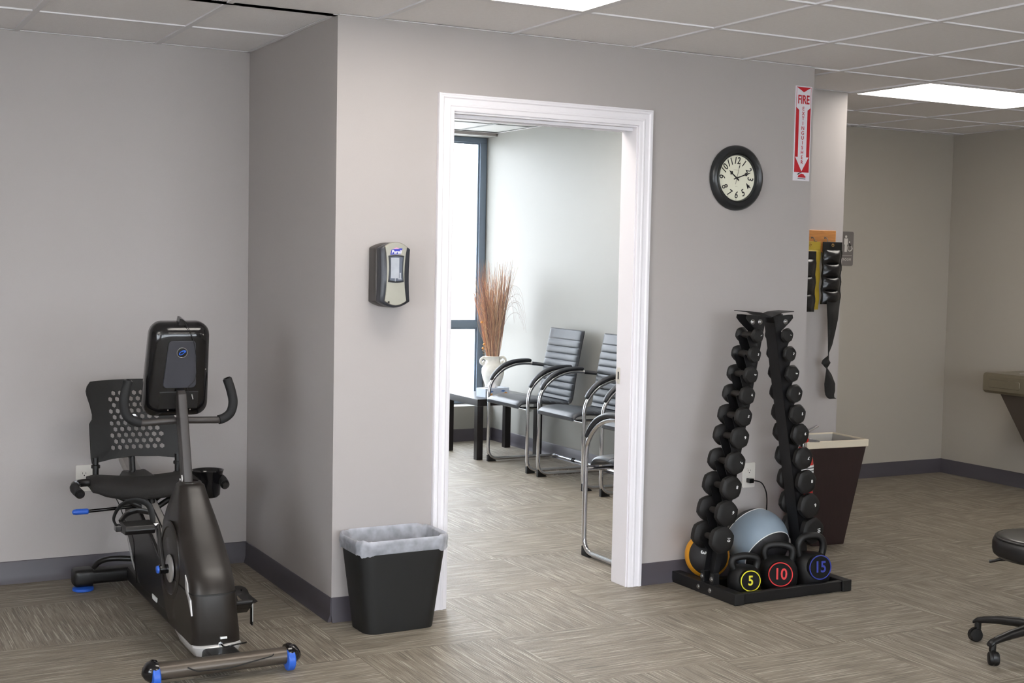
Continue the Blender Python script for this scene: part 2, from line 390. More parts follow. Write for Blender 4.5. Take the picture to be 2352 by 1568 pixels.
# --- floor
floor = struct(MB().box(XL-.1,5.54,YR-.1,2.0,-0.12,-0.007).box(0.0,3.2,2.0,4.95,-0.12,-0.007).build('floor', 'gap', smooth=0))
tile_me = None
def clip_tiles(x0, x1, y0, y1, regions):
    for (a, b, c, d) in regions:
        X0, X1, Y0, Y1 = max(x0,a), min(x1,b), max(y0,c), min(y1,d)
        if X1-X0 > 0.02 and Y1-Y0 > 0.02: yield X0, X1, Y0, Y1
CT = 0.6115
regions = [(XL,5.42,YR,0.0),(XL,0.0,0.0,1.166),(2.44,3.2,0.0,0.6),(3.2,5.42,0.0,1.93)]
wait_regions = [(0.115,2.34,0.115,0.70),(0.115,3.11,0.70,4.58)]
def carpet(regs):
    global tile_me
    for i in range(-8, 9):
        for j in range(-12, 8):
            x0, y0 = 0.54+CT*i, 0.13+CT*j
            if j == -1 and i in (-1,0,1):              # the tiles that run through the doorway
                if regs is not regions: continue
                a, b = max(x0,DX0+.005), min(x0+CT,DX1-.005); cx, cy = x0+CT/2, y0+CT/2; g = .0006
                rot = 0 if (i+j) % 2 == 1 else PI/2
                mb = MB().box(x0-cx+g,x0+CT-cx-g,y0-cy+g,-cy,-.007,0).box(a-cx+g,b-cx-g,-cy,y0+CT-cy-g,-.007,0)
                if i == -1: mb.box(x0-cx+g,-cx,-cy,y0+CT-cy-g,-.007,0)
                o = mb.xf(Matrix.Rotation(-rot,4,'Z')).build('carpet_tile','carpet',floor,smooth=0)
                o.location = (cx,cy,0); o.rotation_euler = (0,0,rot); continue
            for (a, b, c, d) in clip_tiles(x0, x0+CT, y0, y0+CT, regs):
                cx, cy = x0+CT/2, y0+CT/2; along_y = (i+j) % 2 == 1
                rot = (0 if along_y else PI/2) + random.choice((0, PI))
                full = (b-a) > CT-.001 and (d-c) > CT-.001
                if full and tile_me:
                    o = bpy.data.objects.new('carpet_tile', tile_me); C.objects.link(o)
                else:
                    g = 0.0006
                    if full:
                        h = CT/2-g; mb = MB().box(-h,h,-h,h,-0.007,0)
                    else:
                        mb = MB().box(a-cx+g,b-cx-g,c-cy+g,d-cy-g,-0.007,0).xf(Matrix.Rotation(-rot,4,'Z'))
                    o = mb.build('carpet_tile', 'carpet', smooth=0)
                    if full: tile_me = o.data
                o.parent = floor; o.location = (cx, cy, random.uniform(0,0.0004)); o.rotation_euler = (0,0,rot)
carpet(regions); carpet(wait_regions)

# --- main ceiling
ceiling = struct(MB().box(XL-.1,5.54,YR-.1,2.04,H+.12,H+.2).build('ceiling', 'tile', smooth=0))
lights = [(6,0),(0,-2),(0,-6),(-6,-7),(6,-7),(-5,-4)]      # (k, m) of the first of two cells; last added to light alcove side
lit = {(k+e, mm) for k, mm in lights for e in (0,1)}
creg = [(XL,5.42,YR,0.03),(XL,0.0,0.0,1.166),(2.44,3.2,0.03,0.6),(3.2,5.42,0.03,1.93)]
ct_me = None
TZ = 0.006
for k in range(-6, 10):
    for mm in range(-11, 4):
        if (k,mm) in lit: continue
        x0, y0 = GX+T*k, GY+T*mm
        for (a,b,c,d) in clip_tiles(x0,x0+T,y0,y0+T,creg):
            cx, cy = x0+T/2, y0+T/2; full = (b-a) > T-.001 and (d-c) > T-.001
            if full and ct_me:
                o = bpy.data.objects.new('ceiling_tile', ct_me); C.objects.link(o)
            else:
                g = 0.003
                mb = MB().box(a-cx+g,b-cx-g,c-cy+g,d-cy-g,0,0.015)
                o = mb.build('ceiling_tile','tile',smooth=0)
                if full: ct_me = o.data
            o.parent = ceiling; o.location = (cx,cy,H+TZ+random.uniform(0,.0015))
def bars(par, regs, gx, gy, h, kr, mr_, zt=0.01, mt='tbar', wx=0.012, fix=()):
    for k in kr:
        x = gx+T*k
        for (a,b,c,d) in regs:
            if not a < x < b: continue
            cuts = sorted((gy+T*q, gy+T*(q+1)) for kk, q in fix if kk+1 == k)
            segs = []; st = c
            for lo_, hi_ in cuts:
                if lo_ < d and hi_ > c:
                    if lo_-.012 > st: segs.append((st, lo_-.012))
                    st = hi_+.012
            if d > st: segs.append((st, d))
            for c_, d_ in segs: MB().box(x-wx,x+wx,c_,d_,h,h+zt).box(x-.003,x+.003,c_,d_,h+zt,h+.04).build('grid_bar', mt, par, smooth=0)
    for mm in mr_:
        y = gy+T*mm
        for (a,b,c,d) in regs:
            if c < y < d: MB().box(a,b,y-wx,y+wx,h+.0008,h+zt).box(a,b,y-.003,y+.003,h+zt,h+.04).build('grid_bar', mt, par, smooth=0)
bars(ceiling, creg, GX, GY, H, range(-6,10), range(-11,4), fix=lights)
# wall angle along the walls
for q in [(0,2.44,-.018,0.0),(XL,0,1.148,1.166),(3.2,5.42,1.912,1.93),(2.44,3.2,.582,.6),(-.018,0,0,1.166),(5.402,5.42,YR,1.93)]:
    MB().box(*q, H+.002, H+.0045).build('wall_angle', 'tbar', ceiling, smooth=0)
# ceiling lights
for n_, (k, mm) in enumerate(lights):
    x0, y0 = GX+T*k, GY+T*mm
    lab = ['long ceiling light panel glowing over the hall on the right','ceiling light panel cut by the top edge above the doorway','ceiling light panel over the photographer, out of frame','ceiling light panel in the rear left of the gym, out of frame','ceiling light panel in the rear right of the gym, out of frame','ceiling light panel near the left wall, out of frame'][n_]
    t = thing('ceiling_light', lab, 'ceiling light', (x0+T, y0+T/2, H), group='flush ceiling light panels')
    MB().box(-T+.012,T-.012,-T/2+.012,-T/2+.035,-.001,.05).box(-T+.012,T-.012,T/2-.035,T/2-.012,-.001,.05)\
        .box(-T+.012,-T+.035,-T/2+.035,T/2-.035,-.001,.05).box(T-.035,T-.012,-T/2+.035,T/2-.035,-.001,.05).build('light_frame','tbar',t,smooth=0)
    MB().box(-T+.035,T-.035,-T/2+.035,T/2-.035,.004,.012).build('diffuser','panel',t,smooth=0)
# waiting room ceiling
HW = 2.50; WX, WY = 2.758, 3.985
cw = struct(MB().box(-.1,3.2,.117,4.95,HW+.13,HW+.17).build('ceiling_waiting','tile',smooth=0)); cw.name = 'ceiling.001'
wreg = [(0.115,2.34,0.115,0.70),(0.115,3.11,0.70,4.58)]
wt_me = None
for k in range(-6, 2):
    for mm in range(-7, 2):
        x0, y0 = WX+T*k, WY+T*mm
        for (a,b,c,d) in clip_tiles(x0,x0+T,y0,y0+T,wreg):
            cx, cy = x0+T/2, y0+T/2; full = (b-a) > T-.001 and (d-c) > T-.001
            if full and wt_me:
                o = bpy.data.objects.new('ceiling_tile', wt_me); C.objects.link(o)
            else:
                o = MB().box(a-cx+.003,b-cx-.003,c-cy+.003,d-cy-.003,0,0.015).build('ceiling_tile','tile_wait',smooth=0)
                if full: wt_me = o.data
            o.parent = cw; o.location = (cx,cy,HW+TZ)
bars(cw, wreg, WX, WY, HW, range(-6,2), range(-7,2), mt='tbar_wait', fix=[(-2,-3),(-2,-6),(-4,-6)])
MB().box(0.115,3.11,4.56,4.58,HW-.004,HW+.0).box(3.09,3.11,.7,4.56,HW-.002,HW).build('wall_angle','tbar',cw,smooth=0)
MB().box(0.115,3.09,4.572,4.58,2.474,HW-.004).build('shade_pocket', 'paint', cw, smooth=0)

wl = [(-2,-3),(-2,-6),(-4,-6)]  # unseen panels added to brighten the waiting room floor
for o in [o for o in cw.children if o.name.startswith('ceiling_tile')]:
    for k, mm in wl:
        if abs(o.location.x-(WX+T*(k+1))) < T and abs(o.location.y-(WY+T*(mm+.5))) < .2: bpy.data.objects.remove(o); break
for n_, (k, mm) in enumerate(wl):
    t = thing('ceiling_light', ['ceiling light panel inside the waiting room near its window, out of frame','ceiling light panel inside the waiting room near its doorway, out of frame','ceiling light panel in the near left of the waiting room, out of frame'][n_], 'ceiling light', (WX+T*(k+1), WY+T*(mm+.5), HW), group='flush ceiling light panels')
    MB().box(-T+.012,T-.012,-T/2+.012,-T/2+.035,-.001,.05).box(-T+.012,T-.012,T/2-.035,T/2-.012,-.001,.05)\
        .box(-T+.012,-T+.035,-T/2+.035,T/2-.035,-.001,.05).box(T-.035,T-.012,-T/2+.035,T/2-.035,-.001,.05).build('light_frame','tbar',t,smooth=0)
    MB().box(-T+.035,T-.035,-T/2+.035,T/2-.035,.004,.012).build('diffuser','panel',t,smooth=0)
# --- baseboards (vinyl cove base)
def baseboard(name, p, q, nrm, h=0.1, m='base'):
    p = Vector((*p,0)); q = Vector((*q,0)); n = Vector((*nrm,0))
    prof = [(0,0),(0.016,0),(0.011,0.012),(0.004,0.03),(0.004,h-.003),(0.002,h),(0,h)]
    secs = [[s+n*a+Vector((0,0,z)) for a, z in prof] for s in (p, q)]
    return struct(MB().loft(secs).build(name, m, smooth=60))
baseboard('baseboard_middle', (0,0), (0.44,0), (0,-1))
baseboard('baseboard_middle_right', (1.50,0), (2.44,0), (0,-1))
baseboard('baseboard_alcove_side', (0,0), (0,1.166), (-1,0))
baseboard('baseboard_alcove_back', (XL,1.166), (0,1.166), (0,-1))
baseboard('baseboard_recess', (2.44,.6), (3.2,.6), (0,-1))
baseboard('baseboard_hall_side', (3.2,.6), (3.2,1.93), (1,0))
baseboard('baseboard_hall_back', (3.2,1.93), (5.42,1.93), (0,-1))
baseboard('baseboard_right', (5.42,YR), (5.42,1.93), (-1,0))
baseboard('baseboard_left', (XL,YR), (XL,1.166), (1,0))
baseboard('baseboard_waiting_right', (3.109,.70), (3.109,4.58), (-1,0))
baseboard('baseboard_waiting_window', (.115,4.58), (3.109,4.58), (0,-1))
baseboard('baseboard_waiting_left', (.115,.117), (.115,4.58), (1,0))

# --- door opening: cased, without a leaf
def casing(name, y, s):
    # u outward from the opening, v proud of the wall
    prof = [(-.006,0),(-.006,.012),(.0,.015),(.012,.0155),(.016,.0185),(.022,.0185),(.026,.016),(.044,.0175),(.049,.0225),(.056,.0225),(.059,.0195),(.064,.0195),(.066,.016),(.066,0)]
    st = []
    x0, x1, z1 = DX0-.002, DX1+.006, DZ+.006
    for (fx, fz) in ((0,0),(0,1),(1,1),(1,0)):
        sec = []
        for u, v in prof:
            x = x0-u if fx == 0 else x1+u
            sec.append((x, y+s*v, 0.001 if fz == 0 else z1+u))
        st.append(sec)
    return MB().loft(st).build(name, 'trim', smooth=25)
d1 = struct(MB().box(DX0,DX0+.006,-.002,.117,0,DZ).box(DX1-.006,DX1,-.002,.117,0,DZ).box(DX0+.006,DX1-.006,-.002,.117,DZ-.008,DZ).build('door_1','trim',smooth=0,bevel=.001))
for nm, y, s in (('door_casing', 0, -1), ('door_casing', .115, 1)):
    c_ = casing(nm, y, s); c_.parent = d1
MB().box(DX0+.006,DX1-.006,.030,.038,DZ-.022,DZ-.008).box(DX0+.006,DX1-.006,.078,.112,DZ-.022,DZ-.008).build('door_stop','trim',d1,smooth=0,bevel=.0015)
MB().box(DX0+.006,DX1-.006,.038,.078,DZ-.0085,DZ-.007).build('track_groove','base',d1,smooth=0)
MB().box(DX1-.009,DX1-.0058,.082,.108,.925,1.0).box(DX1-.012,DX1-.009,.106,.112,.935,.99).build('strike_plate','plate_white',d1,smooth=0,bevel=.001)
MB().box(DX1-.0094,DX1-.0088,.09,.10,.945,.98).build('strike_hole','slot',d1,smooth=0)

# --- waiting room window
def window(name, x0, x1, y, z0, z1, mull, trans, s=1):
    fr = MB(); w = .06
    fr.box(x0,x1,y,y+.06,z0,z0+w).box(x0,x1,y,y+.06,z1-w*.7,z1)
    for x in [x0]+[q-w/2 for q in mull]+[x1-w]: fr.box(x,x+w,y,y+.06,z0+w,z1-w*.7)
    f = struct(fr.build(name,'alu_dark',smooth=0,bevel=.003))
    xs = [x0+w]+[c for q in mull for c in (q-w/2,q+w/2)]+[x1-w]
    for i in range(0,len(xs),2):
        zs = [z0+w]+[c for q in trans for c in (q-.024,q+.024)]+[z1-w*.7]
        for q in trans: MB().box(xs[i],xs[i+1],y+.005,y+.055,q-.024,q+.024).build('transom','alu_dark',f,smooth=0,bevel=.002)
        for j in range(0,len(zs),2):
            MB().box(xs[i],xs[i+1],y+.03,y+.036,zs[j],zs[j+1]).build('pane','glass',f,smooth=0)
            a,b,c,d = xs[i],xs[i+1],zs[j],zs[j+1]; g = .014
            MB().box(a,b,y+.015,y+.028,c,c+g).box(a,b,y+.015,y+.028,d-g,d).box(a,a+g,y+.015,y+.028,c+g,d-g).box(b-g,b,y+.015,y+.028,c+g,d-g).build('glazing_bead','alu_dark',f,smooth=0)
    return f
    return f
window('window_1', .117, 3.108, 4.76, .286, 2.473, [1.12, 2.12], [.938])
w3 = window('window_3', LW[0]+.001, LW[1]-.001, 0, LW[2]+.001, LW[3]-.001, [-3.3], [])  # unseen window added so daylight reaches the alcove side wall
w3.rotation_euler = (0,0,PI/2); w3.location = (XL-.02,0,0)
window('window_2', RW[0]+.001, RW[1]-.001, YR-.09, RW[2]+.001, RW[3]-.001, [-2.44,-1.18,.08,1.34], [])
struct(MB().box(-25,30,-30,-6.8,-.3,-.15).box(-25,-4.1,-6.8,5.05,-.3,-.15).box(-25,30,5.05,40,-.3,-.15).build('ground','ground',smooth=0))

# ================================================================== WALL THINGS
# --- outlets
def outlet(x, y, z, label, group, plug=False):
    t = thing('wall_outlet', label, 'outlet', (x,y,z), group=group)
    MB().prism(rrect(.074,.12,.006), 'y', -.006, 0).build('cover_plate','plate_white',t,bevel=.0015)
    for s in (1,-1):
        r = MB().prism(rrect(.034,.030,.010,cy=s*.0195), 'y', -.0085, -.006).build('receptacle','plate_white',t)
        MB().box(-.0085,-.0065,-.0089,-.0084,s*.0195-.001,s*.0195+.008).box(.006,.008,-.0089,-.0084,s*.0195,s*.0195+.007)\
            .lathe([(.0028,0),(.0028,.0006)],(0,-.0084,s*.0195-.007),(0,-1,0),10).build('slot','slot',r)
    MB().lathe([(.003,0),(.0025,.001)],(0,-.006,0),(0,-1,0),12).build('screw','plate_white',t)
    return t
outlet(-.758, 1.166, .455, 'white wall outlet low in the alcove behind the exercise bike', None)
outlet(2.112, 0, .475, 'white wall outlet behind the dumbbell rack with a black plug', None)
t = thing('power_cord', 'black power cord plugged in behind the rack, drooping behind the grey ball', 'cord', (2.107,-.009,.452))
MB().prism(rrect(.026,.022,.004), 'y', -.028, 0).build('plug','gloss',t,bevel=.002)
MB().tube(smooth_path([(0.0,-.02,0),(.02,-.034,.0),(.05,-.04,-.012),(.075,-.04,-.05),(.085,-.038,-.09),(.092,-.03,-.14),(.10,-.015,-.2),(.12,-.012,-.30),(.16,-.012,-.40),(.30,-.02,-.445)],6),.003,8).build('cable','gloss',t)

# --- wall clock
t = thing('wall_clock', 'round black-rimmed wall clock with cream face', 'clock', (1.980,0,1.885))
R0 = .152
MB().lathe([(R0*.93,0),(R0*1.0,.006),(R0*.995,.016),(R0*.93,.030),(R0*.86,.034),(R0*.78,.030),(R0*.74,.022),(R0*.715,.024),(R0*.69,.016),(R0*.69,.004),(R0*.93,.0)],(0,0,0),(0,-1,0),64,cap=False).build('rim','clock_rim',t)
MB().lathe([(R0*.70,.003),(R0*.70,.010)],(0,0,0),(0,-1,0),64).build('dial','clock_face',t)
for i in range(1,13):
    a = math.radians(30*i); rr = R0*.525
    rot = -30*i if i in (12,1,2,3,9,10,11) else 180-30*i
    if i == 12: rot = 0
    mt = frame((1.980+rr*math.sin(a), -.0104, 1.885+rr*math.cos(a)), (math.cos(math.radians(rot)),0,math.sin(math.radians(rot))), (-math.sin(math.radians(rot)),0,math.cos(math.radians(rot))))
    text('numeral', str(i), .046, mt, 'ink', t, .0004, shear=.2, sx=.84, bold=.0006)
    MB().lathe([(.0014,0),(.0014,.0005)],(R0*.655*math.sin(a),-.0102,R0*.655*math.cos(a)),(0,-1,0),8).build('minute_dot','ink',t)
def hand(name, ang, l0, l1, w, y, m='ink'):
    a = math.radians(ang); d = Vector((math.sin(a),0,math.cos(a))); p = Vector((d.z,0,-d.x))
    prof = [(-l0,w*.4),(0,w*.5),(l1*.55,w*.35),(l1*.68,w*1.4),(l1*.78,w*.5),(l1,w*.1)]
    L1 = [d*s+p*q for s,q in prof]; L2 = [d*s-p*q for s,q in prof][::-1]
    poly = [(v.x,v.z) for v in L1+L2]
    return MB().prism(poly,'y',y-.0006,y).build(name,m,t)
hand('hour_hand', -52, .018, .055, .0075, -.0118); hand('minute_hand', 71, .018, .085, .006, -.013); hand('second_hand', 14, .03, .08, .0018, -.014)
MB().lathe([(.004,0),(.003,.002)],(0,-.014,0),(0,-1,0),12).build('hub_cap','ink',t)
MB().box(-.018,.014,-.0106,-.0102,.037,.0385).build('dial_print','faint',t,smooth=0); MB().box(-.006,.006,-.0106,-.0102,-.040,-.0385).build('dial_print','faint',t,smooth=0)

# --- fire extinguisher sign
t = thing('fire_extinguisher_sign', 'tall red and white fire extinguisher arrow sign high on wall end', 'sign', (2.375,0,2.116))
MB().box(-.051,.051,-.003,0,-.226,.226).build('sign_plate','sign_white',t,smooth=0,bevel=.0008)
y0, y1 = -.0036, -.003
MB().prism([(-.044,.221),(.044,.221),(0,.197)],'y',y0,y1).build('top_triangle','sign_red',t)
for q in ((-.045,-.0435),(.0435,.045)): MB().box(*q,y0,y1,.125,.2205).build('border_line','sign_red',t,smooth=0)
for s in (-1,1):
    MB().prism([(s*.045,.125),(s*.045,-.185),(0.0001*s,-.185),(0,-.181),(s*.042,-.112),(s*.026,-.112),(s*.026,.112)],'y',y0,y1).build('side_bar','sign_red',t)
FM = lambda x, z, y=-.0036: FRONT(2.375+x, y, 2.116+z)
text('lettering','FIRE',.058,FM(0,.160),'sign_red',t,.0004,bold=.0012,sx=.68)
for i, ch in enumerate('EXTINGUISHER'):
    text('letter', ch, .025, FM(0,.118-.0232*i), 'sign_red', t, .0004, sx=.95, bold=.0002)
MB().prism([(-.022,-.210),(.026,-.210),(.026,-.203),(.018,-.199),(.014,-.193),(-.002,-.191),(-.010,-.196),(-.018,-.200)],'y',y0,y1).build('emblem','sign_red',t)
MB().prism([(-.026,-.198),(-.018,-.196),(-.012,-.192),(-.004,-.189),(.004,-.188),(-.002,-.185),(-.010,-.186),(-.022,-.191)],'y',y0,y1).build('emblem_grey','disp_side',t)
MB().box(-.022,.026,y0,y1,-.2175,-.2145).build('small_print','ink',t,smooth=0)

# --- hand sanitizer dispenser
t = thing('hand_sanitizer_dispenser', 'black and brushed silver hand sanitizer dispenser on wall left of doorway', 'dispenser', (.218,0,1.412))
def shield(w, h, crown, r, zc=0, waist=0.0, n=10):
    pts = []
    for k in range(n+1):
        x = w/2-(w)*k/n; pts.append((x, zc+h/2-crown*(2*x/w)**2))
    for k in range(1, 8):
        s = 1-k/8*2; pts.append((-w/2+waist*(1-s*s), zc+s*(h/2-crown)))
    for k in range(n+1):
        x = -w/2+w*k/n; pts.append((x, zc-h/2+crown*(2*x/w)**2))
    for k in range(1, 8):
        s = -1+k/8*2; pts.append((w/2-waist*(1-s*s), zc+s*(h/2-crown)))
    return pts
MB().loft([[(x,-y,z) for x,z in shield(.148*f,.262*g,.022,0)] for y,f,g in ((0,1,1),(.045,1,1),(.062,.985,.99),(.07,.95,.97))]).build('back_housing','disp_side',t,bevel=.004)
MB().loft([[(x,-y,z) for x,z in shield(.138*f,.262*g,.024,0,waist=.004)] for y,f,g in ((.064,1,.99),(.085,.99,1),(.098,.93,.98),(.103,.82,.94))]).build('front_cover','disp_black',t)
MB().loft([[(x,-y,z) for x,z in shield(.096*f,.254*g,.018,0,.006,waist=.010)] for y,f,g in ((.096,1,1),(.1055,1,1),(.1075,.96,.985))]).build('metal_face','brushed',t)
MB().loft([[(x,-y,z) for x,z in shield(.068*f,.112*f,.004,0,.026,waist=.004)] for y,f in ((.107,1),(.110,1),(.111,.97))]).build('window_bezel','disp_black',t)
MB().loft([[(x,-y,z) for x,z in shield(.056,.098,.003,0,.026,waist=.0035)] for y in (.110,.1118)]).build('gel_window','gel',t)
MB().box(-.024,.012,-.1126,-.1118,-.012,.07).build('gel_pouch','gel_light',t,bevel=.0005)
MB().box(-.006,-.003,-.1128,-.1118,-.024,-.012).box(.008,.022,-.1128,-.1118,-.016,-.012).box(.014,.02,-.1128,-.1118,-.012,.01).build('pump_detail','gel_light',t,smooth=0)
MB().prism([(-.026,.082),(.020,.085),(.027,.108),(.012,.108),(-.020,.103)],'y',-.1085,-.107).build('brand_label','purell_blue',t)
MB().prism([(-.012,.1045),(.014,.106),(.002,.111),(.010,.1125),(-.004,.110)],'y',-.1087,-.107).build('label_swoosh','pink',t)
text('brand_lettering','Purell',.0195,FRONT(.2185,-.1088,1.412+.093),'white_print',t,.0003,shear=.15,bold=.0005,sx=.95)
MB().box(-.034,-.026,-.1086,-.107,-.112,-.104).build('level_window','slot',t,smooth=0)

# --- restroom sign
t = thing('restroom_sign', 'grey brown restroom sign with figures on the far hall wall', 'sign', (4.403,1.93,1.602))
MB().prism(rrect(.20,.233,.012),'y',-.006,0).build('sign_plate','taupe_sign',t,bevel=.001)
py0, py1 = -.0075, -.006
def figure(x, skirt):
    f = MB().lathe([(.0085,0),(.0085,.0015)],(x,-.006,.082),(0,-1,0),16)
    if skirt: f.prism([(x-.010,.070),(x+.010,.070),(x+.019,.020),(x+.007,.020),(x+.007,-.022),(x-.007,-.022),(x-.007,.020),(x-.019,.020)],'y',py0,py1)
    else: f.prism([(x-.016,.070),(x+.016,.070),(x+.016,.028),(x+.010,.028),(x+.010,-.022),(x-.010,-.022),(x-.010,.028),(x-.016,.028)],'y',py0,py1)
    return f
figure(-.060,True).build('woman_figure','taupe_print',t); figure(.002+.028,False).build('man_figure','taupe_print',t)
wx = .066
MB().torus((wx,-.0068,.004),.020,.0026,(0,1,0),24,6,-.9,PI*1.25).lathe([(.0055,0),(.0055,.0015)],(wx-.004,-.006,.045),(0,-1,0),12)\
    .prism([(wx-.007,.036),(wx-.002,.036),(wx+.001,.016),(wx+.014,.016),(wx+.019,-.004),(wx+.026,-.002),(wx+.026,.002),(wx+.022,.002),(wx+.017,.020),(wx-.004,.020)],'y',py0,py1).build('wheelchair_symbol','taupe_print',t)
MB().box(-.085,.088,py0,py1,-.048,-.046).build('rule','taupe_print',t,smooth=0)
text('lettering','RESTROOM',.0238,FRONT(4.420,-.0075+1.93,1.602-.075),'taupe_print',t,.0004,sx=.95,space=1.1)

# --- wood hook board with hanging weights
t = thing('hook_board', 'varnished pine board with hooks on the recess wall', 'hook board', (2.90,.60,1.60))
MB().box(-.28,.234,-.019,0,-.045,.077).build('board','pine',t,bevel=.003)
for x in (-.20, 0.062, .155):
    MB().tube(smooth_path([(x,-.018,.035),(x,-.03,.036),(x,-.038,.028),(x,-.044,.012),(x,-.052,.008),(x,-.058,.018)],5),.0025,8).build('hook','bolt',t)
    MB().lathe([(.006,0),(.005,.002)],(x,-.019,.035),(0,-1,0),12).build('screw','bolt',t)
def pouch_weight(name, label, x0, x1, y, z0, z1, rows, m, depth=.022, group='hanging weight pouches'):
    t = thing(name, label, 'exercise weight', ((x0+x1)/2, y, z1), group=group)
    w = x1-x0; h = z1-z0; flap = .045
    nx, nz = 14, 12*rows
    g = []
    for side in (-1, 1):
        gr = []
        for k in range(nz+1):
            z = -flap-(h-flap)*k/nz; ph = (k/nz*rows) % 1.0
            row = []
            for i in range(nx+1):
                u = i/nx; bul = max(0,math.sin(PI*ph))**.6*max(0,math.sin(PI*min(1,max(0,(u-.08)/.84))))**.5
                dy = .003+depth*bul*(1 if side < 0 else .4)+random.uniform(-.0008,.0008)
                row.append((-w/2+w*u+.003*math.sin(k*.5), side*dy, z))
            gr.append(row)
        g.append(gr)
    mb = MB()
    mb.loft(g[0], closed=False); mb.loft(g[1], closed=False)
    for col in (0,nx): mb.loft([[g[0][k][col],g[1][k][col]] for k in range(nz+1)],closed=False)
    mb.loft([g[0][nz],g[1][nz]],closed=False); mb.loft([g[0][0],g[1][0]],closed=False)
    mb.build('weight_pouch',m,t,smooth=60)
    MB().box(-w/2,w/2,-.003,.003,-flap,0).build('top_flap',m,t,bevel=.001)
    MB().torus((0,-.004,-.018),.007,.0022,(0,1,0),20,6).build('grommet','brass',t)
    return t
pouch_weight('ankle_weight','glossy black pocketed weight wrap hanging rightmost on the hook board',2.995,3.130,.528,1.275,1.613,4,'vinyl_black')
t2 = pouch_weight('ankle_weight','olive yellow weight wrap hanging beside the black one',2.850,2.992,.545,1.245,1.613,3,'vinyl_yellow',.010)
pouch_weight('ankle_weight','black weight wrap hanging in front of the yellow one by the wall end',2.775,2.925,.50,1.235,1.560,3,'vinyl_black',.018)
# twisted strap
t = thing('nylon_strap', 'twisted black nylon strap hanging below the black weight wrap', 'strap', (3.055,.515,1.30))
L_ = [(3.022,3.118,1.30,0),(3.034,3.106,1.19,0),(3.037,3.092,1.12,8),(3.036,3.080,1.055,25),(3.034,3.062,1.0,65),(3.0,3.060,.972,30),(2.995,3.070,.955,20),(3.022,3.058,.925,60),(3.026,3.082,.89,25),(3.026,3.104,.84,5),(3.032,3.104,.80,0),(3.038,3.098,.78,0),(3.05,3.100,.765,0),(3.066,3.116,.757,0)]
A = []; B = []
for x0, x1, z, tw in L_:
    dd = .02*math.sin(math.radians(tw)); A.append((x0-3.055,-dd,z-1.30)); B.append((x1-3.055,dd,z-1.30))
o = MB().loft([A,B],closed=False).build('webbing','strap',t,smooth=60); sm = o.modifiers.new('thick','SOLIDIFY'); sm.thickness = .003

# ================================================================== BINS
def bin_body(mb, bot, top, z0, z1, r0, r1, th=.003, n=8, lv=8):
    secs = []
    for k in range(lv+1):
        f = k/lv; w = bot[0]+(top[0]-bot[0])*f; d = bot[1]+(top[1]-bot[1])*f; r = r0+(r1-r0)*f
        secs.append([(x,y,z0+(z1-z0)*f) for x,y in rrect(w,d,r,n)])
    inn = []
    for k in range(lv+1):
        f = k/lv; w = bot[0]+(top[0]-bot[0])*f-2*th; d = bot[1]+(top[1]-bot[1])*f-2*th; r = max(.003,r0+(r1-r0)*f-th)
        inn.append([(x,y,z0+th+(z1-z0-th)*f) for x,y in rrect(w,d,r,n)])
    mb.loft(secs+inn[::-1])
    return mb
t = thing('wastebasket', 'black plastic wastebasket with clear bag beside the doorway', 'trash can', (.207,-.148,0), math.radians(1.5))
bb = bin_body(MB(), (.304,.185), (.386,.256), 0.0, .372, .05,.055, lv=3)
bb.build('bucket','bin',t,smooth=50,bevel=.004)
# bag: goes over the rim with a ragged cuff and sags inside
def bag(parent, w, d, r, ztop, cuff, inner, seed, m='bag'):
    rnd = random.Random(seed); n = 24
    base = rrect(w, d, r, n)
    N = len(base); ph = [rnd.uniform(0,6.28) for _ in range(8)]
    def wob(i, k, amp): 
        a = 2*PI*i/N
        return amp*(math.sin(5*a+ph[k])+.6*math.sin(11*a+ph[(k+1)%8])+.35*math.sin(23*a+ph[(k+2)%8]))
    secs = []
    def ring(scale_out, z, amp, zamp, k):
        s = []
        for i,(x,y) in enumerate(base):
            L = math.hypot(x,y); o = scale_out+wob(i,k,amp)
            s.append((x*(1+o/L), y*(1+o/L), z+wob(i,(k+4)%8,zamp)))
        return s
    secs.append(ring(.0015,ztop-cuff,.0012,.0035,0)); secs.append(ring(.004,ztop-cuff*.8,.002,.003,1)); secs.append(ring(.0035,ztop-cuff*.5,.003,.001,2))
    secs.append(ring(.006,ztop-cuff*.2,.002,.001,3)); secs.append(ring(.004,ztop+.005,.001,.002,4)); secs.append(ring(-.002,ztop+.009,.001,.002,4))
    for q_, (f_, am) in enumerate(((.02,.002),(.3,.004),(.65,.006),(1,.004))):
        sh = .012+.040*f_*inner/.37+.012*f_
        s_ = ring(0,ztop-inner*f_-.002,am,.0,(5+q_)%8)
        secs.append([(x*(1-sh*1.0/max(.05,abs(w/2))), y*(1-(sh*1.0)/max(.05,abs(d/2))), z) for x,y,z in s_])
    o = MB().loft(secs,cap=False).build('bag_liner',m,parent,smooth=80)
    return o
bag(t,.388,.258,.056,.372,.052,.24,3)

